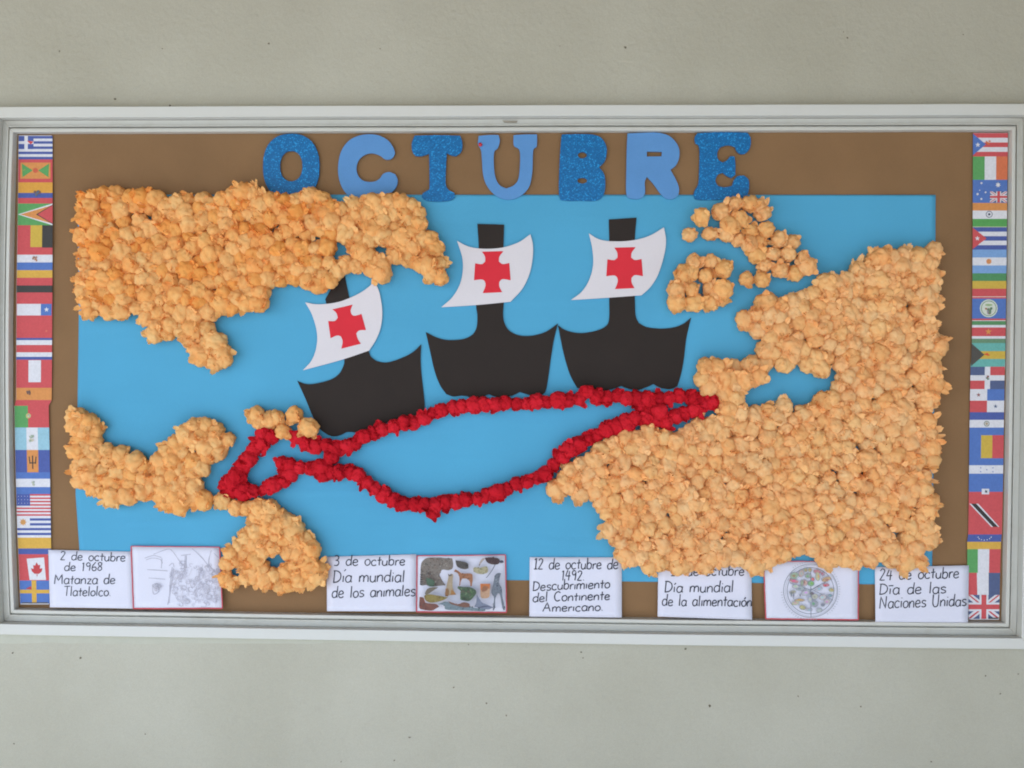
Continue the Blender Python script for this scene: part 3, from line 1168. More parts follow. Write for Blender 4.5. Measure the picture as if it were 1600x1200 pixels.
r_low = [(411, 676), (414, 688), (400, 699), (388, 718), (376, 736), (361, 750), (358, 764), (373, 770), (395, 767), (414, 765), (428, 757), (444, 747), (458, 735), (473, 730), (489, 733), (509, 731),
         (525, 740), (541, 731), (557, 740), (574, 754), (593, 769), (613, 779), (635, 787), (658, 787), (679, 789), (697, 785), (720, 783), (743, 779), (762, 772), (785, 766), (804, 759), (830, 749), (852, 741), (866, 722),
         (885, 706), (907, 692), (924, 683), (940, 675), (957, 669), (976, 661), (995, 650), (1014, 656), (1042, 661), (1058, 648), (1075, 645), (1095, 634), (1113, 627), (1126, 626)]
r_up = [(463, 683), (476, 692), (492, 696), (512, 694), (530, 700), (554, 697), (568, 682), (590, 677), (606, 667), (632, 662), (655, 659), (673, 645), (691, 639), (713, 634), (736, 634), (752, 632), (775, 632),
        (801, 629), (824, 631), (843, 628), (860, 628), (876, 623), (899, 625), (918, 613), (942, 624), (962, 617), (991, 625), (1014, 625), (1042, 623), (1071, 618), (1092, 628), (1112, 628)]
route = thing('tissue_paper_route', 'looping chain of crumpled crimson tissue balls marking a sea route across blue paper', 'tissue paper chain', P(740, 798, D_BLUE))
rp = [(x + BUMPY.uniform(-1.6, 1.6), y + BUMPY.uniform(-1.6, 1.6)) for x, y in along(r_low, 16.6) + along(r_up, 16.6)] + [(440, 723), (452, 727), (518, 713), (353, 757), (366, 753), (382, 762), (374, 744), (404, 690), (424, 683), (504, 743), (980, 668), (1008, 640), (1030, 643),
                                               (1000, 634), (880, 714), (676, 800)]
place_balls(route, rp, REDS, RED_BALLS, 0.0179, D_BLUE, 'red_tissue_ball', jitter=0.14)

# ------------------------------------------------------------------ strips of printed flags
RED, WHT, BLU, NVY = (212, 72, 76), (232, 230, 236), (74, 112, 190), (66, 84, 160)
YEL, GRN, BLK, ORG = (226, 172, 62), (84, 160, 84), (52, 50, 48), (226, 142, 70)
LBL, SKY, TEAL = (150, 200, 218), (120, 165, 222), (98, 178, 168)
GLD, DNV, PNK = (214, 176, 60), (74, 88, 130), (222, 130, 140)


class Flag:
    """one flag in the strip; u runs 0..1 across, y in pixels of the photograph"""

    def __init__(self, xl, xr, y0, y1, mirror=False):
        self.xl, self.xr, self.y0, self.y1 = xl, xr, y0, y1
        self.pr = Print(0.0026)

    def xy(self, u, v):
        y = self.y0 + v * (self.y1 - self.y0)
        return (self.xl(y) * (1 - u) + self.xr(y) * u, y)

    def rect(self, u0, v0, u1, v1, c):
        self.pr.poly([self.xy(u0, v0), self.xy(u1, v0), self.xy(u1, v1), self.xy(u0, v1)], ink(c))

    def poly(self, pts, c):
        self.pr.poly([self.xy(*p) for p in pts], ink(c))

    def bands(self, cs, ws=None):
        ws = ws or [1] * len(cs)
        t, s = 0, sum(ws)
        self.pr.up()
        for c, w in zip(cs, ws):
            a = self.xy(0, t / s), self.xy(1, t / s), self.xy(1, (t + w) / s), self.xy(0, (t + w) / s)
            self.pr.poly(list(a), ink(c), lift=False)
            t += w

    def cols(self, cs, ws=None):
        ws = ws or [1] * len(cs)
        t, s = 0, sum(ws)
        self.pr.up()
        for c, w in zip(cs, ws):
            a = self.xy(t / s, 0), self.xy((t + w) / s, 0), self.xy((t + w) / s, 1), self.xy(t / s, 1)
            self.pr.poly(list(a), ink(c), lift=False)
            t += w

    def disc(self, u, v, r, c, ry=None):
        x, y = self.xy(u, v)
        self.pr.ell(x, y, r, ry or r, ink(c), 18)

    def ring(self, u, v, r, w, c):
        x, y = self.xy(u, v)
        self.pr.line(ellipse(x, y, r, r, 22), w, ink(c), closed=True)

    def star(self, u, v, r, c, n=5, k=0.4):
        x, y = self.xy(u, v)
        pts = []
        for i in range(2 * n):
            a = -math.pi / 2 + math.pi * i / n
            q = r if i % 2 == 0 else r * k
            pts.append((x + q * math.cos(a), y + q * math.sin(a)))
        self.pr.poly(pts, ink(c))

    def line(self, a, b, w, c):
        self.pr.line([self.xy(*a), self.xy(*b)], w, ink(c))

    def blob(self, u, v, r, cs, n=7):
        x, y = self.xy(u, v)
        for i in range(n):
            self.pr.ell(x + random.uniform(-r, r) * 0.7, y + random.uniform(-r, r) * 0.7, r * random.uniform(0.2, 0.45), r * random.uniform(0.2, 0.45),
                        ink(random.choice(cs)), 7, random.random() * 3, 0.2)

    def jack(self, u0, v0, u1, v1):
        """red, white and blue crossed flag inside a rectangle"""
        f = lambda u, v: (u0 + (u1 - u0) * u, v0 + (v1 - v0) * v)
        self.poly([f(0, 0), f(1, 0), f(1, 1), f(0, 1)], DNV)
        for (a, b) in (((0, 0), (1, 1)), ((1, 0), (0, 1))):
            dx = 0.14
            s = 1 if a[0] == 0 else -1
            self.poly([f(a[0], a[1]), f(a[0] + s * dx, 0), f(b[0], b[1] - 0.16), f(b[0], b[1]), f(b[0] - s * dx, 1), f(a[0], 0.16)], WHT)
            self.poly([f(a[0], 0.02), f(a[0] + s * 0.05, 0), f(b[0], 0.96), f(b[0] - s * 0.05, 1)], RED)
        self.poly([f(0, 0.32), f(1, 0.32), f(1, 0.68), f(0, 0.68)], WHT)
        self.poly([f(0.36, 0), f(0.64, 0), f(0.64, 1), f(0.36, 1)], WHT)
        self.poly([f(0, 0.40), f(1, 0.40), f(1, 0.60), f(0, 0.60)], RED)
        self.poly([f(0.42, 0), f(0.58, 0), f(0.58, 1), f(0.42, 1)], RED)


def strip_thing(label, xl, xr, y0, y1):
    loc = P((xl(y1) + xr(y1)) / 2, y1, 0.0020)
    t = thing('flag_strip', label, 'flag strip', loc, 'paper strips of printed flags')
    outl = []
    ys = [y0 + (y1 - y0) * i / 90 for i in range(91)]
    outl = [(xl(y) + 0.5, y) for y in ys] + [(xr(y) - 0.7, y) for y in reversed(ys)]
    prism('paper_strip', [outl], 0.0008, 0.0018, paper_mat('strip_paper', (225, 222, 225), k=1.2), t)
    return t


def lerp_fn(ys, xs):
    return lambda y: float(np.interp(y, ys, xs))


LXL = lerp_fn([211, 350, 450, 600, 633, 634, 720, 830, 866, 907, 945], [29.3, 27.8, 26, 25.5, 25.2, 22.6, 24.2, 27, 29, 30.5, 32])
LXR = lerp_fn([211, 350, 450, 600, 633, 634, 720, 830, 858, 866, 907, 945], [82, 82.2, 81.8, 81, 80.5, 76, 77.8, 79.5, 80, 75, 77, 77.5])
ls = strip_thing('strip of small overlapping printed flags down the left side of the case', LXL, LXR, 212, 944)


def mk(t, lab, fl):
    o = fl.pr.build('flag', t)
    o['label'] = lab


def F(y0, y1):
    return Flag(LXL, LXR, y0, y1)


f = F(212.5, 249); f.bands([NVY, WHT] * 4 + [NVY]); f.rect(0, 0, .44, .56, NVY); f.rect(.17, 0, .27, .56, WHT); f.rect(0, .22, .44, .34, WHT); f.poly([(.24, .2), (.44, .24), (.36, .36)], (222, 60, 60))
mk(ls, 'blue and white striped flag with a white cross', f)
f = F(249, 285); f.rect(0, 0, 1, 1, RED); f.rect(.06, .14, .94, .84, ORG); f.poly([(.1, .18), (.42, .48), (.12, .78)], GRN); f.poly([(.9, .18), (.58, .48), (.88, .78)], GRN); f.disc(.5, .48, 4, (216, 90, 60)); f.blob(.18, .48, 2, [ORG, GLD], 3)
mk(ls, 'red bordered flag with green side triangles', f)
f = F(285, 318); f.bands([(230, 160, 54), NVY, RED], [2, .95, 1.05]); f.blob(.52, .55, 7, [(110, 100, 96), (150, 120, 60), (80, 100, 130), (120, 80, 60)], 12)
mk(ls, 'yellow, blue and red flag with a crest', f)
f = F(318, 352); f.rect(0, 0, 1, 1, GRN); f.poly([(0, .5), (1, 0), (1, 1)], WHT); f.poly([(.07, .5), (1, .07), (1, .93)], ORG); f.poly([(.52, .5), (1, .05), (1, .95)], BLK); f.poly([(.57, .5), (1, .08), (1, .92)], RED)
mk(ls, 'green flag with nested arrowheads', f)
f = F(352, 398); f.rect(0, 0, 1, 1, RED); f.rect(.37, 0, .71, .74, GLD); f.rect(.70, .0, 1, .76, BLK)
mk(ls, 'red, yellow and black upright bands', f)
f = F(398, 434); f.bands([WHT, BLU, YEL]); f.blob(.5, .17, 4.5, [(150, 100, 80), (190, 130, 100)], 8)
mk(ls, 'white, blue and yellow banded flag', f)
f = F(434, 474); f.bands([RED, BLK, RED], [12, 11, 17])
mk(ls, 'red flag with a black band', f)
f = F(474, 528); f.rect(0, 0, 1, 1, RED); f.rect(0.01, .015, .68, .35, WHT); f.rect(.68, .015, .98, .35, BLU); f.star(.84, .18, 4.2, WHT); f.disc(.84, .8, 1.5, (226, 110, 90))
mk(ls, 'red flag with white bar and starred blue square', f)
f = F(528, 562); f.bands([NVY, WHT, RED, WHT, NVY], [3.5, 7.5, 11.5, 7, 4.5])
mk(ls, 'flag of blue, white and red horizontal bands', f)
f = F(562, 606); f.rect(0, 0, 1, 1, RED); f.rect(.34, .02, .69, .80, WHT)
mk(ls, 'red flag with a white centre panel', f)
f = F(606, 634); f.bands([ORG, RED], [19, 9]); f.blob(.33, .3, 4.5, [(150, 90, 60), (110, 80, 70)], 6)
mk(ls, 'orange band with a small crest', f)
f = F(634, 668); f.cols([GRN, RED], [.39, .61]); f.disc(.40, .46, 4, (200, 190, 120)); f.blob(.40, .46, 2.5, [WHT, (120, 140, 170)], 4)
mk(ls, 'green and red flag with a round badge', f)
f = F(668, 703); f.cols([LBL, WHT, LBL]); f.blob(.5, .48, 6, [(190, 190, 150), (160, 175, 150), (215, 205, 180)], 10)
mk(ls, 'pale blue and white flag with a wreath', f)
f = F(703, 738); f.cols([NVY, ORG, NVY]); f.line((.5, .25), (.5, .85), 1.8, BLK); f.line((.4, .3), (.42, .62), 1.6, BLK); f.line((.6, .3), (.58, .62), 1.6, BLK); f.line((.41, .58), (.59, .58), 1.6, BLK)
mk(ls, 'blue and gold flag with a black trident', f)
f = F(738, 772); f.bands([BLU, WHT, BLU], [10, 13, 11]); f.blob(.5, .5, 4, [(190, 195, 170), (150, 165, 150)], 7)
mk(ls, 'blue and white banded flag with a faint emblem', f)
f = F(772, 806); f.bands([RED, WHT] * 6 + [RED]); f.rect(0, 0, .40, .54, NVY)
for a in range(4):
    for b_ in range(3):
        f.disc(.06 + a * .09, .1 + b_ * .16, .5, WHT)
mk(ls, 'red striped flag with a blue corner', f)
f = F(806, 840); f.bands([WHT, NVY] * 4 + [WHT]); f.rect(0, 0, .38, .56, WHT); f.star(.18, .29, 6, (222, 160, 90), 8, .6); f.disc(.18, .29, 3.2, (216, 150, 80))
mk(ls, 'white flag with blue stripes and a sun', f)
f = F(840, 866); f.bands([YEL, NVY], [17, 9])
mk(ls, 'yellow and blue banded flag', f)
f = F(866, 907); f.rect(0, 0, 1, 1, RED); f.poly([(.27, .17), (.86, .12), (.89, .98), (.34, .98)], WHT)
f.poly([(.60, .30), (.655, .42), (.72, .40), (.70, .55), (.79, .53), (.76, .66), (.66, .75), (.61, .74), (.61, .84), (.585, .84), (.585, .74), (.52, .75), (.43, .66), (.40, .53), (.49, .56), (.48, .41), (.545, .43)], (200, 56, 60))
mk(ls, 'red flag with a maple leaf on white', f)
f = F(907, 943); f.rect(0, 0, 1, 1, BLU); f.rect(.40, 0, .56, 1, YEL); f.rect(0, .40, 1, .56, YEL); f.poly([(.2, .36), (.38, .24), (.4, .4)], (190, 60, 60)); f.rect(.05, .95, .95, 1, (90, 84, 78))
mk(ls, 'blue flag with a yellow cross', f)

RXL = lerp_fn([207, 440, 535, 572, 573, 660, 720, 834, 846, 900, 929, 967], [1520.3, 1519.5, 1518.6, 1518, 1516.4, 1515, 1514.4, 1513, 1511.2, 1511.5, 1513, 1513.5])
RXR = lerp_fn([207, 440, 535, 572, 573, 660, 720, 834, 846, 900, 967], [1575, 1572.4, 1571, 1570.5, 1570, 1568.6, 1567.8, 1565.5, 1564, 1562.5, 1561])
rs = strip_thing('strip of small overlapping printed flags down the right side of the case', RXL, RXR, 208, 968)


def F(y0, y1):
    return Flag(RXL, RXR, y0, y1)


def mkr(lab):
    mk(rs, lab, f)


f = F(208, 244.5); f.bands([RED, WHT, RED, WHT, RED]); f.poly([(0, .02), (.37, .48), (0, .95)], BLU); f.star(.14, .5, 4.3, WHT); f.blob(.43, .42, 4, [(230, 110, 50), (220, 90, 40)], 7)
mkr('red and white striped flag with starred blue triangle')
f = F(244.5, 281); f.cols([GRN, WHT, (226, 110, 66)], [.34, .33, .33])
mkr('green, white and orange upright bands')
f = F(281, 317); f.rect(0, 0, 1, 1, BLU); f.jack(.5, .5, 1, .98); f.star(.73, .22, 4.6, WHT, 7, .5); f.star(.25, .14, 2.2, WHT, 7, .5); f.star(.14, .62, 2.4, WHT, 7, .5); f.star(.25, .83, 2.2, WHT, 7, .5); f.star(.37, .54, 2.0, WHT, 7, .5); f.disc(.2, .45, .9, WHT)
mkr('blue flag with white stars and a crossed corner')
f = F(317, 355); f.bands([ORG, WHT, (78, 160, 74), (205, 210, 160)], [12, 13, 12, 1]); f.ring(.48, .47, 4.8, 1.0, (70, 74, 96)); f.disc(.48, .47, 1.9, (60, 62, 90))
mkr('orange, white and green flag with a wheel')
f = F(355, 390); f.bands([NVY, WHT, NVY, WHT, NVY]); f.poly([(0, .02), (.41, .5), (0, .98)], RED); f.star(.14, .5, 4.2, WHT)
mkr('blue and white striped flag with starred red triangle')
f = F(390, 427); f.bands([SKY, WHT, SKY]); f.star(.48, .5, 5, (228, 150, 90), 10, .7); f.disc(.48, .5, 3, (224, 140, 80))
mkr('sky blue and white flag with a small sun')
f = F(427, 463); f.bands([(70, 140, 84), GLD, RED])
mkr('green, yellow and red banded flag')
f = F(463, 500.5); f.rect(0, 0, 1, 1, BLU); f.rect(0, 0, 1, .035, (240, 200, 190)); f.rect(0, .035, 1, .09, RED); f.rect(0, .93, 1, 1, RED); f.disc(.49, .5, 14, (222, 226, 210)); f.ring(.49, .5, 11.6, 1.2, (110, 150, 120)); f.disc(.49, .36, 6, (150, 180, 120), 1.6)
f.blob(.49, .6, 6, [(130, 120, 90), (100, 130, 100), (170, 110, 90), (150, 150, 170)], 12)
mkr('blue flag with a large round white seal')
f = F(500.5, 536); f.bands([WHT, (80, 140, 84), WHT, RED, WHT, (98, 140, 104)], [1, 6.5, 4, 14, 4, 7]); f.star(.49, .5, 5.6, (232, 150, 70))
mkr('green, white and red banded flag with a star')
f = F(536, 573); f.bands([TEAL, GLD, TEAL], [12.5, 12, 12]); f.poly([(-.005, .02), (.38, .49), (-.005, .98)], (70, 66, 60)); f.blob(.45, .48, 4.2, [(222, 80, 40), (230, 110, 50)], 9)
mkr('aqua and yellow flag with a black triangle')
f = F(573, 608); f.rect(0, 0, 1, 1, WHT); f.rect(0, 0, .42, .38, DNV); f.rect(.58, 0, 1, .38, RED); f.rect(0, .62, .42, 1, RED); f.rect(.58, .62, 1, 1, DNV); f.blob(.5, .5, 4, [(110, 110, 120), (90, 130, 100), (160, 90, 80)], 10)
mkr('flag quartered in navy and red by a white cross')
f = F(608, 644); f.rect(0, 0, 1, 1, WHT); f.rect(.5, 0, 1, .5, BLU); f.rect(0, .5, .5, 1, RED); f.star(.25, .25, 3.8, (150, 90, 90)); f.star(.75, .75, 3.6, (84, 96, 130))
mkr('flag quartered in white, blue and red with two stars')
f = F(644, 680); f.bands([NVY, WHT, BLU], [12, 12, 12]); f.ring(.5, .5, 3.8, 1.4, (130, 140, 120)); f.disc(.5, .5, 2.2, (170, 150, 120))
mkr('blue and white banded flag with round emblem')
f = F(680, 716); f.cols([BLU, GLD, RED], [.34, .33, .33])
mkr('blue, yellow and red upright bands')
f = F(716, 750); f.bands([BLU, WHT, BLU], [11, 13, 10])
for u, v in ((.34, .44), (.34, .62), (.52, .53), (.70, .44), (.70, .62)):
    f.star(u, v, 1.6, (80, 110, 180))
mkr('blue and white banded flag with five small stars')
f = F(750, 786); f.bands([BLU, RED], [18.5, 17.5]); f.rect(.38, .38, .60, .62, WHT); f.blob(.49, .5, 3.2, [(60, 80, 90), (90, 110, 90), (70, 70, 80)], 8)
mkr('blue over red flag with a small white panel')
f = F(786, 835); f.rect(0, 0, 1, 1, RED); f.poly([(.02, .02), (.28, .02), (.92, .76), (.68, .76)], WHT); f.poly([(.07, .02), (.22, .02), (.88, .76), (.73, .76)], (44, 40, 38))
mkr('red flag with a black diagonal edged in white')
f = F(835, 858); f.bands([NVY, YEL], [11.5, 11.5])
for k in range(7):
    a = math.pi * (0.08 + 0.84 * k / 6)
    f.disc(.5 - .2 * math.cos(a), .12 + .27 * math.sin(a), .8, WHT)
mkr('blue and yellow flag with an arc of stars')
f = F(858, 895); f.cols([GRN, WHT, RED], [.32, .34, .34])
mkr('green, white and red upright bands')
f = F(895, 929.5); f.cols([RED, WHT, DNV], [.29, .36, .35])
mkr('red, white and navy upright bands')
f = F(929.5, 967); f.jack(0, 0, 1, 1); f.rect(.66, .95, .98, 1, BLK)
mkr('blue flag with red and white crosses')

# ------------------------------------------------------------------ written sheets and pictures
GL = {
    'a': (.55, [[(.42, .44), (.3, .55), (.12, .5), (.03, .27), (.1, .05), (.24, 0), (.38, .1), (.43, .3)], [(.44, .55), (.43, .12), (.49, 0)]]),
    'b': (.54, [[(.05, 1.0), (.05, 0)], [(.05, .38), (.2, .55), (.38, .48), (.43, .27), (.36, .05), (.2, 0), (.06, .08)]]),
    'c': (.50, [[(.41, .45), (.27, .55), (.09, .46), (.03, .26), (.1, .06), (.25, 0), (.42, .08)]]),
    'd': (.55, [[(.42, .44), (.3, .55), (.12, .5), (.03, .27), (.1, .05), (.24, 0), (.38, .1), (.43, .3)], [(.46, 1.0), (.43, .4), (.45, 0)]]),
    'e': (.52, [[(.05, .27), (.25, .29), (.41, .34), (.36, .5), (.22, .56), (.08, .46), (.03, .22), (.12, .03), (.28, 0), (.44, .1)]]),
    'i': (.22, [[(.08, .5), (.08, 0)], [(.07, .72), (.11, .76)]]),
    'ı': (.22, [[(.08, .5), (.08, 0)]]),
    'í': (.24, [[(.08, .5), (.08, 0)], [(.05, .68), (.17, .84)]]),
    'ī': (.28, [[(.1, .5), (.1, 0)], [(-.03, .74), (.3, .76)]]),
    'k': (.48, [[(.05, 1), (.05, 0)], [(.4, .52), (.07, .25)], [(.14, .3), (.42, 0)]]),
    'l': (.24, [[(.08, 1), (.08, 0)]]),
    'm': (.78, [[(.04, .52), (.04, 0)], [(.04, .3), (.16, .52), (.3, .5), (.34, .3), (.34, 0)], [(.34, .3), (.46, .52), (.61, .5), (.66, .3), (.66, 0)]]),
    'n': (.52, [[(.04, .52), (.04, 0)], [(.04, .3), (.2, .53), (.36, .48), (.4, .3), (.4, 0)]]),
    'o': (.52, [[(.25, .55), (.08, .46), (.03, .24), (.12, .03), (.28, 0), (.42, .14), (.43, .36), (.33, .52), (.22, .55)]]),
    'ó': (.52, [[(.25, .55), (.08, .46), (.03, .24), (.12, .03), (.28, 0), (.42, .14), (.43, .36), (.33, .52), (.22, .55)], [(.24, .68), (.36, .86)]]),
    'r': (.36, [[(.05, .52), (.05, 0)], [(.05, .3), (.16, .5), (.32, .5)]]),
    's': (.46, [[(.38, .48), (.24, .56), (.08, .5), (.07, .37), (.22, .29), (.36, .21), (.36, .08), (.2, 0), (.04, .06)]]),
    't': (.38, [[(.17, .85), (.16, .2), (.18, 0)], [(.0, .52), (.34, .55)]]),
    'u': (.52, [[(.04, .52), (.04, .18), (.14, .02), (.28, .02), (.39, .18)], [(.4, .52), (.4, .1), (.44, 0)]]),
    'z': (.46, [[(.05, .5), (.38, .5), (.05, .02), (.4, .02)]]),
    'M': (.86, [[(.06, 0), (.1, .95), (.38, .35), (.66, .97), (.72, 0)]]),
    'T': (.6, [[(.0, .95), (.55, .98)], [(.28, .96), (.26, 0)]]),
    'D': (.66, [[(.08, .95), (.06, 0)], [(.0, .95), (.3, .92), (.52, .7), (.54, .35), (.36, .08), (.02, .0)]]),
    'C': (.66, [[(.52, .84), (.36, .96), (.16, .86), (.05, .52), (.12, .16), (.3, .0), (.52, .1)]]),
    'A': (.74, [[(.0, 0), (.32, .97), (.6, 0)], [(.1, .36), (.52, .38)]]),
    'N': (.74, [[(.06, 0), (.08, .95), (.54, .02), (.56, .97)]]),
    'U': (.68, [[(.06, .97), (.06, .3), (.18, .03), (.36, .0), (.5, .2), (.52, .97)]]),
    '1': (.36, [[(.04, .84), (.17, 1.0), (.17, 0)], [(.02, 0), (.32, 0)]]),
    'I': (.34, [[(.04, .84), (.15, 1.0), (.14, 0)]]),
    '2': (.54, [[(.05, .8), (.18, .97), (.36, .9), (.38, .68), (.05, .02), (.44, .03)]]),
    '3': (.52, [[(.04, .92), (.2, .98), (.38, .84), (.32, .62), (.16, .54), (.34, .48), (.42, .26), (.3, .04), (.04, .04)]]),
    '4': (.58, [[(.2, .98), (.04, .42), (.48, .44)], [(.36, .9), (.33, 0)]]),
    '6': (.5, [[(.34, .98), (.12, .62), (.05, .25), (.16, .02), (.34, .04), (.42, .24), (.32, .44), (.1, .36)]]),
    '8': (.52, [[(.34, .88), (.2, .98), (.07, .82), (.16, .58), (.34, .42), (.4, .18), (.24, 0), (.07, .12), (.12, .38), (.32, .6), (.38, .8), (.32, .92)]]),
    '9': (.52, [[(.38, .86), (.2, .98), (.06, .8), (.12, .56), (.3, .55), (.39, .8), (.38, .4), (.34, 0)]]),
    '.': (.2, [[(.06, .02), (.1, .05)]]),
    ' ': (.46, []),
}
M_PENCIL = ink((54, 56, 70), 1.0)
M_PENCIL2 = ink((74, 78, 92), 1.0)
M_PAPER = paper_mat('white_paper', (220, 219, 232), k=1.28, var=0.015, scale=20, bump=0.0003, bscale=30)
M_REDLINE = ink((212, 72, 84))


def write(parent, dfn, text, x0, x1, yb0, yb1, h, w=1.7, mat=None):
    h *= 1.1
    adv = sum(GL[c][0] for c in text) - 0.1
    sx = (x1 - x0) / adv
    pr = Print(dfn, step=0.00003, start=0.0004)
    x = 0.0
    for c in text:
        a, strokes = GL[c]
        jy = random.uniform(-0.03, 0.03) * h
        js = random.uniform(0.94, 1.06)
        for st in strokes:
            sm = catmull(st, closed=False, n=4, corner=75)
            pp = []
            for (u, v) in sm:
                X = x0 + (x + u) * sx
                base = yb0 + (yb1 - yb0) * (X - x0) / (x1 - x0)
                pp.append((X + 0.08 * v * h, base + jy - v * h * js))
            pr.line(pp, w, mat or M_PENCIL, vary=0.15)
        x += a
    o = pr.build('handwritten_line', parent)
    o['label'] = 'handwriting: ' + text.replace('ı', 'i').replace('I', '1').replace('ī', 'í')
    return o


def sheet(label, corners, cat='paper sheet', name='paper_sheet', border=False, dt=0.0036, db=0.0145):
    y0 = min(c[1] for c in corners)
    y1 = max(c[1] for c in corners)
    # leans off the board so that its foot rests against the lip of the case
    dfn = lambda x, y: dt + (db - dt) * max(0.0, (y - y0) / (y1 - y0)) ** 1.5
    cx = sum(c[0] for c in corners) / 4
    t = thing(name, label, cat, P(cx, y1, db), 'white paper notices along the bottom of the case')
    sheet_grid('sheet', corners, dfn, M_PAPER, 12, 10, 0.00025, t)
    if border:
        pr = Print(dfn, start=0.0003)
        tl, tr, br, bl = corners
        for a, b2, ww in ((tl, tr, 1.3), (tr, br, 1.7), (br, bl, 1.9), (bl, tl, 1.8)):
            n = 12
            pr.line([(a[0] + (b2[0] - a[0]) * i / n + random.uniform(-.2, .2), a[1] + (b2[1] - a[1]) * i / n + random.uniform(-.2, .2)) for i in range(n + 1)], ww, M_REDLINE)
        pr.build('red_border', t)
    return t, dfn


t, d = sheet('handwritten note about 2 de octubre, beside the left flag strip', ((75.5, 859), (207, 862), (210, 951), (78, 949)))
write(t, d, '2 de octubre', 93.5, 195, 875, 877, 13, 1.55, M_PENCIL2)
write(t, d, 'de I968', 100, 159, 892, 892, 12, 1.55, M_PENCIL2)
write(t, d, 'Matanza de', 84, 179, 912.5, 912.5, 14, 1.55, M_PENCIL2)
write(t, d, 'Tlatelolco.', 99.5, 172, 931, 931.5, 13.5, 1.55, M_PENCIL2)

t, d = sheet('red bordered card with a faint pencil sketch of a crowd', ((205, 853.5), (343, 855), (347.5, 950.5), (208.5, 951)), 'picture card', 'picture_card', True, 0.0052, 0.0158)
pr = Print(d, step=0.00002, start=0.0004)
SK1, SK2, SK3 = ink((224, 220, 234), 1.25), ink((214, 210, 226), 1.22), ink((196, 192, 208), 1.2)
rr = random.Random(4)


def curve(p, n=5):
    return catmull(p, closed=False, n=n, corner=170)


def sk(pts, w=0.7, m=None):
    pr.line(curve(pts), w, m or SK2, vary=.3)


for p in ([(226, 872), (240, 868), (252, 871)], [(228, 875), (238, 872), (250, 874), (254, 880)], [(240, 866), (262, 858), (270, 862), (280, 876), (286, 884)], [(253, 872), (252, 888)], [(230, 890), (262, 892)],
          [(232, 903), (258, 905)], [(300, 857), (312, 868), (324, 882), (328, 892)], [(306, 862), (318, 874)], [(283, 868), (298, 866)], [(289, 868), (289, 892)], [(291, 868), (291, 888)], [(330, 860), (326, 880), (334, 892)],
          [(334, 864), (342, 872)], [(264, 884), (270, 880), (272, 886)], [(269, 886), (266, 910), (264, 942)], [(271, 888), (268, 912), (262, 945)], [(238, 914), (246, 912), (248, 924), (240, 928), (238, 914)]):
    sk(p, 0.9, SK3)
for k in range(130):
    x, y = rr.uniform(268, 343), rr.uniform(880, 946)
    if x < 282 and y < 892:
        continue
    r = rr.uniform(1.6, 4.5)
    a0 = rr.uniform(0, 6)
    sk([(x + r * math.cos(a0 + q), y + r * rr.uniform(.6, 1.2) * math.sin(a0 + q)) for q in (0, 1.1, 2.2, 3.3, 4.4)], rr.uniform(.5, .95), rr.choice((SK1, SK2, SK2, SK3)))
for k in range(40):
    x, y = rr.uniform(270, 340), rr.uniform(885, 935)
    sk([(x, y), (x + rr.uniform(-3, 3), y + rr.uniform(4, 9)), (x + rr.uniform(-5, 5), y + rr.uniform(10, 16))], rr.uniform(.5, .9), rr.choice((SK1, SK2)))
for k in range(8):
    sk([(240 + rr.uniform(-2, 10), 912 + rr.uniform(0, 14)), (242 + rr.uniform(-2, 10), 912 + rr.uniform(0, 14)), (244 + rr.uniform(-2, 8), 914 + rr.uniform(0, 14))], .8, SK3)
pr.build('pencil_sketch', t)

t, d = sheet('handwritten note about 3 de octubre and animals, right of the bottom left orange mass', ((510, 870), (650.5, 866), (651, 955.5), (511, 955)))
write(t, d, '3 de octubre', 521, 632, 884, 883, 14.5)
write(t, d, 'Dıa mundial', 520, 631, 910, 909, 17)
pr = Print(d, start=0.0005)
pr.line([(538, 892.5), (540.5, 889.5)], 1.3, M_PENCIL)
pr.build('accent_mark', t)
write(t, d, 'de los anımales', 518, 648, 934, 931, 16.5)

t, d = sheet('red bordered card with a colour collage of many animals', ((651.5, 868.5), (790, 867), (791.5, 957), (651, 956)), 'picture card', 'picture_card', True, 0.0052, 0.0158)
pr = Print(d, step=0.00006, start=0.0004)


def A(pts, c, n=4, corner=70):
    pr.poly(catmull([(640 + x / 10, 855 + y / 10) for x, y in pts], n=n, corner=corner), ink(c, 1.02, 0.16))


def spots(box, cs, n, r0, r1, test=None):
    for k in range(n):
        x, y = rr.uniform(box[0], box[2]), rr.uniform(box[1], box[3])
        if test and not inside((x, y), test):
            continue
        pr.ell(640 + x / 10, 855 + y / 10, rr.uniform(r0, r1), rr.uniform(r0, r1), ink(rr.choice(cs), 0.98), 6, rr.random() * 3, .25, lift=True)


cat_ = [(200, 220), (280, 165), (450, 160), (560, 170), (665, 175), (680, 250), (670, 330), (610, 360), (520, 350), (490, 380), (470, 440), (510, 520), (560, 590), (420, 610), (330, 615), (270, 590), (200, 600), (160, 590), (170, 400), (175, 290)]
A(cat_, (150, 138, 128))
spots((160, 160, 680, 610), [(110, 100, 96), (176, 160, 146), (130, 104, 92), (96, 92, 92), (160, 130, 116), (190, 180, 170)], 230, .5, 1.4, cat_)
A([(260, 480), (340, 500), (390, 540), (380, 610), (310, 612), (270, 570)], (92, 118, 96))
for k in range(5):
    A([(160, 420 + k * 38), (215, 430 + k * 34), (180, 450 + k * 36)], (70, 70, 74))
seal = [(715, 205), (780, 215), (860, 230), (915, 260), (920, 330), (860, 345), (780, 325), (735, 290)]
A(seal, (92, 86, 82)); spots((715, 205, 920, 345), [(64, 60, 58), (120, 112, 106)], 30, .5, 1.4, seal)
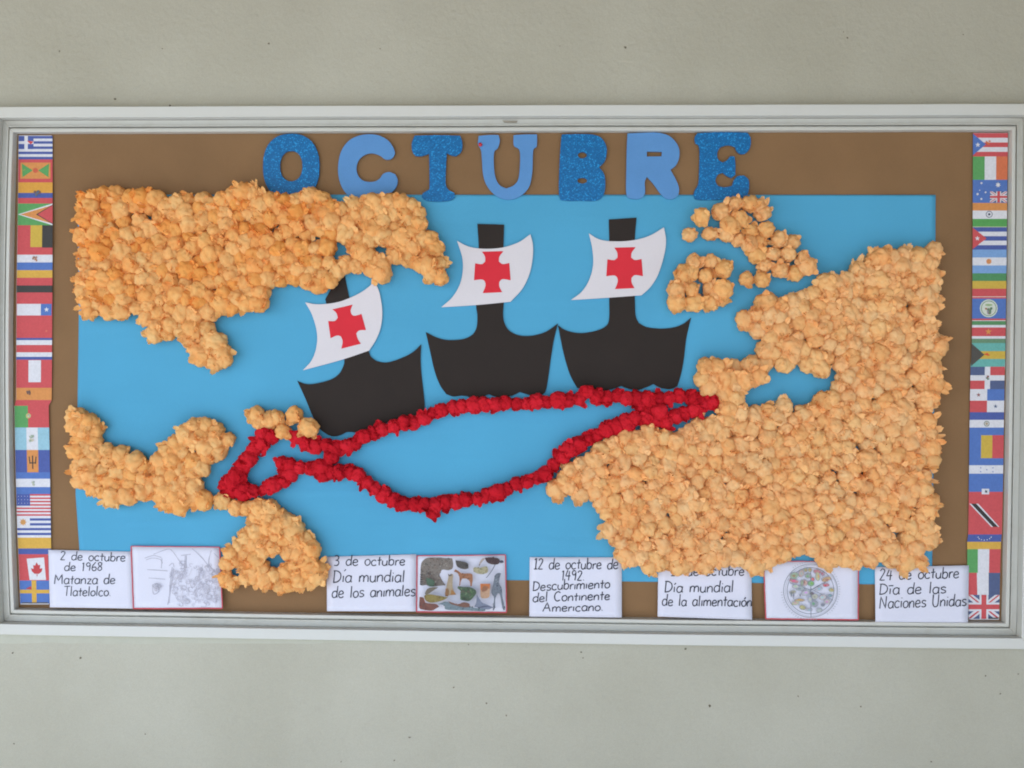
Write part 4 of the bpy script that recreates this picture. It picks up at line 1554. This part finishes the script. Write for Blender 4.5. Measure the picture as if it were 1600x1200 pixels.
A([(1150, 170), (1120, 190), (1095, 240), (1080, 295), (1110, 260), (1160, 200), (1180, 180)], (205, 186, 176))
A([(1082, 300), (1090, 262), (1108, 268)], (110, 100, 100))
osr = [(1175, 165), (1280, 158), (1380, 175), (1410, 210), (1390, 260), (1310, 272), (1230, 250), (1195, 215)]
A(osr, (78, 58, 60)); spots((1180, 160, 1410, 270), [(56, 42, 44), (104, 80, 78)], 24, .5, 1.5, osr)
A([(1400, 210), (1450, 205), (1475, 235), (1430, 248), (1398, 240)], (74, 76, 92))
A([(1330, 270), (1345, 275), (1290, 370), (1215, 470), (1190, 478), (1260, 390)], (150, 152, 168))
chk = [(990, 330), (1030, 312), (1090, 325), (1140, 310), (1200, 300), (1225, 340), (1215, 395), (1140, 420), (1060, 412), (1005, 380)]
A(chk, (202, 190, 150)); spots((990, 300, 1225, 420), [(226, 214, 176), (170, 158, 120), (150, 150, 110)], 26, .5, 1.5, chk)
hor = [(690, 380), (715, 345), (760, 370), (820, 410), (930, 410), (980, 430), (985, 520), (970, 610), (950, 612), (940, 540), (900, 495), (820, 490), (800, 540), (790, 600), (775, 600), (780, 500), (770, 440), (740, 400)]
A(hor, (184, 120, 84)); spots((690, 345, 985, 610), [(150, 86, 60), (206, 140, 96), (130, 90, 66)], 40, .5, 1.3, hor)
wolf = [(600, 410), (625, 430), (650, 415), (680, 430), (675, 500), (670, 600), (690, 680), (730, 740), (640, 750), (560, 770), (550, 720), (570, 640), (590, 540), (605, 470)]
A(wolf, (196, 172, 140)); A([(560, 650), (600, 640), (620, 700), (600, 770), (555, 765)], (160, 112, 72)); A([(650, 660), (690, 690), (725, 740), (640, 750)], (186, 128, 70)); A([(600, 412), (625, 432), (650, 418), (660, 450), (610, 455)], (110, 100, 96))
frog = [(760, 610), (850, 620), (960, 630), (1030, 670), (1040, 720), (990, 790), (930, 840), (860, 835), (800, 820), (790, 740), (800, 690), (750, 640)]
A(frog, (88, 112, 84)); spots((750, 610, 1040, 840), [(110, 150, 96), (70, 84, 72), (140, 160, 120), (120, 110, 96)], 70, .5, 1.8, frog)
A([(1105, 570), (1260, 572), (1255, 690), (1240, 780), (1160, 800), (1110, 770)], (224, 176, 140)); A([(1105, 570), (1260, 572), (1250, 660), (1200, 610), (1110, 680)], (226, 124, 66)); A([(1130, 640), (1180, 600), (1240, 630), (1200, 680), (1130, 700)], (170, 110, 80))
her = [(1340, 430), (1390, 400), (1430, 410), (1410, 470), (1400, 560), (1440, 640), (1450, 760), (1490, 960), (1465, 985), (1440, 900), (1410, 740), (1380, 720), (1340, 800), (1335, 940), (1310, 995), (1300, 960), (1320, 800), (1290, 740), (1275, 700), (1300, 600), (1320, 500)]
A(her, (128, 136, 150)); spots((1280, 400, 1490, 990), [(84, 92, 108), (170, 176, 188), (100, 104, 116)], 70, .5, 1.6, her)
A([(240, 720), (280, 650), (360, 625), (450, 628), (380, 670), (310, 720), (260, 750)], (130, 118, 100))
fis = [(225, 760), (300, 735), (400, 750), (500, 765), (600, 785), (520, 830), (400, 860), (320, 865), (250, 830)]
A(fis, (160, 140, 76)); spots((225, 735, 600, 865), [(120, 104, 60), (186, 166, 100), (150, 110, 60)], 36, .5, 1.6, fis)
par = [(155, 775), (220, 790), (240, 860), (330, 880), (420, 890), (460, 930), (390, 970), (340, 990), (200, 975), (150, 940)]
A(par, (142, 88, 76)); spots((150, 775, 460, 990), [(170, 84, 66), (110, 70, 70), (120, 90, 84)], 40, .5, 1.6, par)
cro = [(440, 890), (560, 850), (640, 870), (700, 900), (800, 880), (900, 870), (960, 930), (1050, 950), (1180, 960), (1160, 1000), (900, 990), (700, 985), (560, 970), (540, 910)]
A(cro, (132, 150, 160)); spots((440, 850, 1180, 1000), [(96, 116, 124), (160, 176, 186), (110, 130, 120)], 60, .5, 1.8, cro)
A([(600, 840), (650, 860), (760, 890), (840, 860), (930, 880), (940, 930), (860, 940), (760, 920), (650, 890)], (140, 96, 80))
A([(1050, 740), (1090, 800), (1130, 860), (1220, 900), (1310, 940), (1220, 975), (1090, 950), (1010, 930), (1040, 860)], (140, 148, 172))
A([(1060, 940), (1180, 915), (1290, 940), (1180, 935), (1080, 955)], (92, 98, 124))
pr.build('animal_collage', t)

t, d = sheet('handwritten note about 12 de octubre de 1492, between two gaps of brown paper', ((827.6, 870.5), (971.5, 871), (971.5, 965), (827, 963.5)))
write(t, d, '12 de octubre de', 834, 965, 889.5, 889, 15.5)
write(t, d, 'I492.', 877, 912, 907, 907, 14)
write(t, d, 'Descubrımıento', 832, 952, 923, 918.5, 14)
write(t, d, 'del Contınente', 832, 952, 940.5, 937, 13.5)
write(t, d, 'Amerıcano.', 848, 941, 955.5, 954.5, 12.5)

t, d = sheet('handwritten note about 16 de octubre and food, its first line hidden by orange tissue', ((1028.5, 882), (1174, 883), (1175.2, 968.5), (1027.5, 963.5)))
write(t, d, '16 de octubre', 1048, 1162, 899.5, 899.5, 15)
write(t, d, 'Día mundial', 1038, 1145, 925.5, 925, 16)
write(t, d, 'de la alımentacıón', 1034, 1174, 946.5, 947.5, 15.5)

t, d = sheet('red bordered card with a round divided plate of food drawn on it', ((1193, 877), (1341.5, 877.5), (1341, 968.5), (1196.5, 967)), 'picture card', 'picture_card', True, 0.0052, 0.0158)
pr = Print(d, step=0.00004, start=0.0004)
cx, cy = 1266.5, 923


def C8(x, y):
    return (1180 + x / 8.889, 850 + y / 8.889)


GRYL, GRYM = ink((150, 154, 166), 1.1), ink((196, 198, 208), 1.15)
pr.line(ellipse(cx, cy, 42.2, 41.5, 60), .9, GRYL, True)
pr.line(ellipse(cx, cy, 36.6, 36.2, 60), 1.0, GRYL, True)
pr.line(ellipse(cx + .6, cy, 40.0, 39.5, 60), .6, GRYM, True)
for a, b2 in (((770, 340), (775, 1020)), ((480, 540), (770, 640)), ((770, 640), (1060, 480)), ((770, 620), (1080, 780))):
    pr.line([C8(*a), C8(*b2)], 1.0, GRYL)
for k in range(70):        # print running round the rim, too small to read
    a = k * 0.0898 + 0.3
    if 1.0 < (a % 6.28) < 1.35 or 3.1 < (a % 6.28) < 4.0:
        continue
    r1, r2 = 44.0, 46.6
    pr.line([(cx + r1 * math.cos(a), cy + r1 * math.sin(a)), (cx + r2 * math.cos(a + rr.uniform(-.02, .02)), cy + r2 * math.sin(a))], .8, GRYM, vary=.3)
FOOD = [(545, 440, 7, 5, (150, 178, 140)), (640, 410, 4, 6, (206, 170, 160)), (700, 360, 3, 3, (160, 165, 120)), (760, 360, 3, 3, (176, 170, 110)), (735, 440, 5, 4, (150, 160, 150)), (860, 385, 6, 3, (212, 110, 120)),
        (940, 415, 3, 3, (180, 130, 160)), (870, 450, 3, 7, (200, 200, 140)), (990, 490, 8, 3.4, (216, 160, 96)), (540, 515, 8, 2.6, (222, 120, 126)), (690, 540, 4, 5, (214, 160, 150)), (775, 550, 5, 4, (110, 170, 110)), (800, 490, 2.6, 2.6, (220, 90, 110)),
        (650, 540, 2, 5, (150, 165, 130)), (985, 570, 5, 2.6, (206, 100, 116)), (1060, 640, 4, 3, (190, 190, 120)), (880, 620, 6, 3, (190, 190, 206)), (620, 615, 7, 3.4, (170, 184, 190)), (560, 590, 5, 3, (214, 205, 206)), (520, 670, 5, 2.2, (190, 185, 130)),
        (700, 680, 7, 4, (205, 205, 214)), (790, 690, 2.6, 2.2, (90, 86, 84)), (830, 730, 5, 4, (204, 200, 178)), (1040, 720, 4, 2.2, (130, 146, 160)), (940, 740, 6, 4, (210, 196, 200)), (620, 780, 8, 2, (206, 160, 110)), (560, 820, 6, 3, (200, 196, 150)),
        (660, 880, 5, 3.4, (190, 180, 110)), (820, 830, 6, 5, (150, 155, 170)), (940, 845, 3.4, 2.2, (120, 124, 140)), (740, 910, 6, 2, (190, 186, 200)), (1000, 800, 5, 4, (205, 190, 190)), (890, 920, 5, 3, (190, 200, 200)), (500, 700, 1, 4, (130, 130, 150)),
        (530, 720, .8, 4, (130, 130, 150)), (625, 710, .8, 2, (120, 120, 140)), (760, 770, 3, 5, (190, 196, 214))]
for (x, y, rx, ry, c) in FOOD:
    X, Y = C8(x, y)
    pr.ell(X, Y, rx, ry, ink([0.7 * q + 62 for q in c], 1.2, .14), 14, rr.uniform(-.5, .5), .12)
    pr.ell(X + rr.uniform(-1.5, 1.5), Y + rr.uniform(-1, 1), rx * .4, ry * .4, ink(tuple(min(255, q + rr.choice((-34, 26))) for q in c), 1.2, .14), 8, 0, .2)
    pr.line(ellipse(X, Y, rx + .2, ry + .2, 14), .45, GRYL, True, vary=.4)
pr.build('food_plate_drawing', t)

t, d = sheet('handwritten note about 24 de octubre, beside the right flag strip', ((1367, 886), (1514, 883.5), (1512.5, 975.5), (1368, 976.5)), dt=0.0036, db=0.0155)
write(t, d, '24 de octubre', 1373.5, 1497.5, 907, 902.5, 16)
write(t, d, 'Dīa de las', 1373.5, 1477, 929, 927, 16)
write(t, d, 'Naciones Unidas', 1373.5, 1509, 950.5, 946.5, 17)
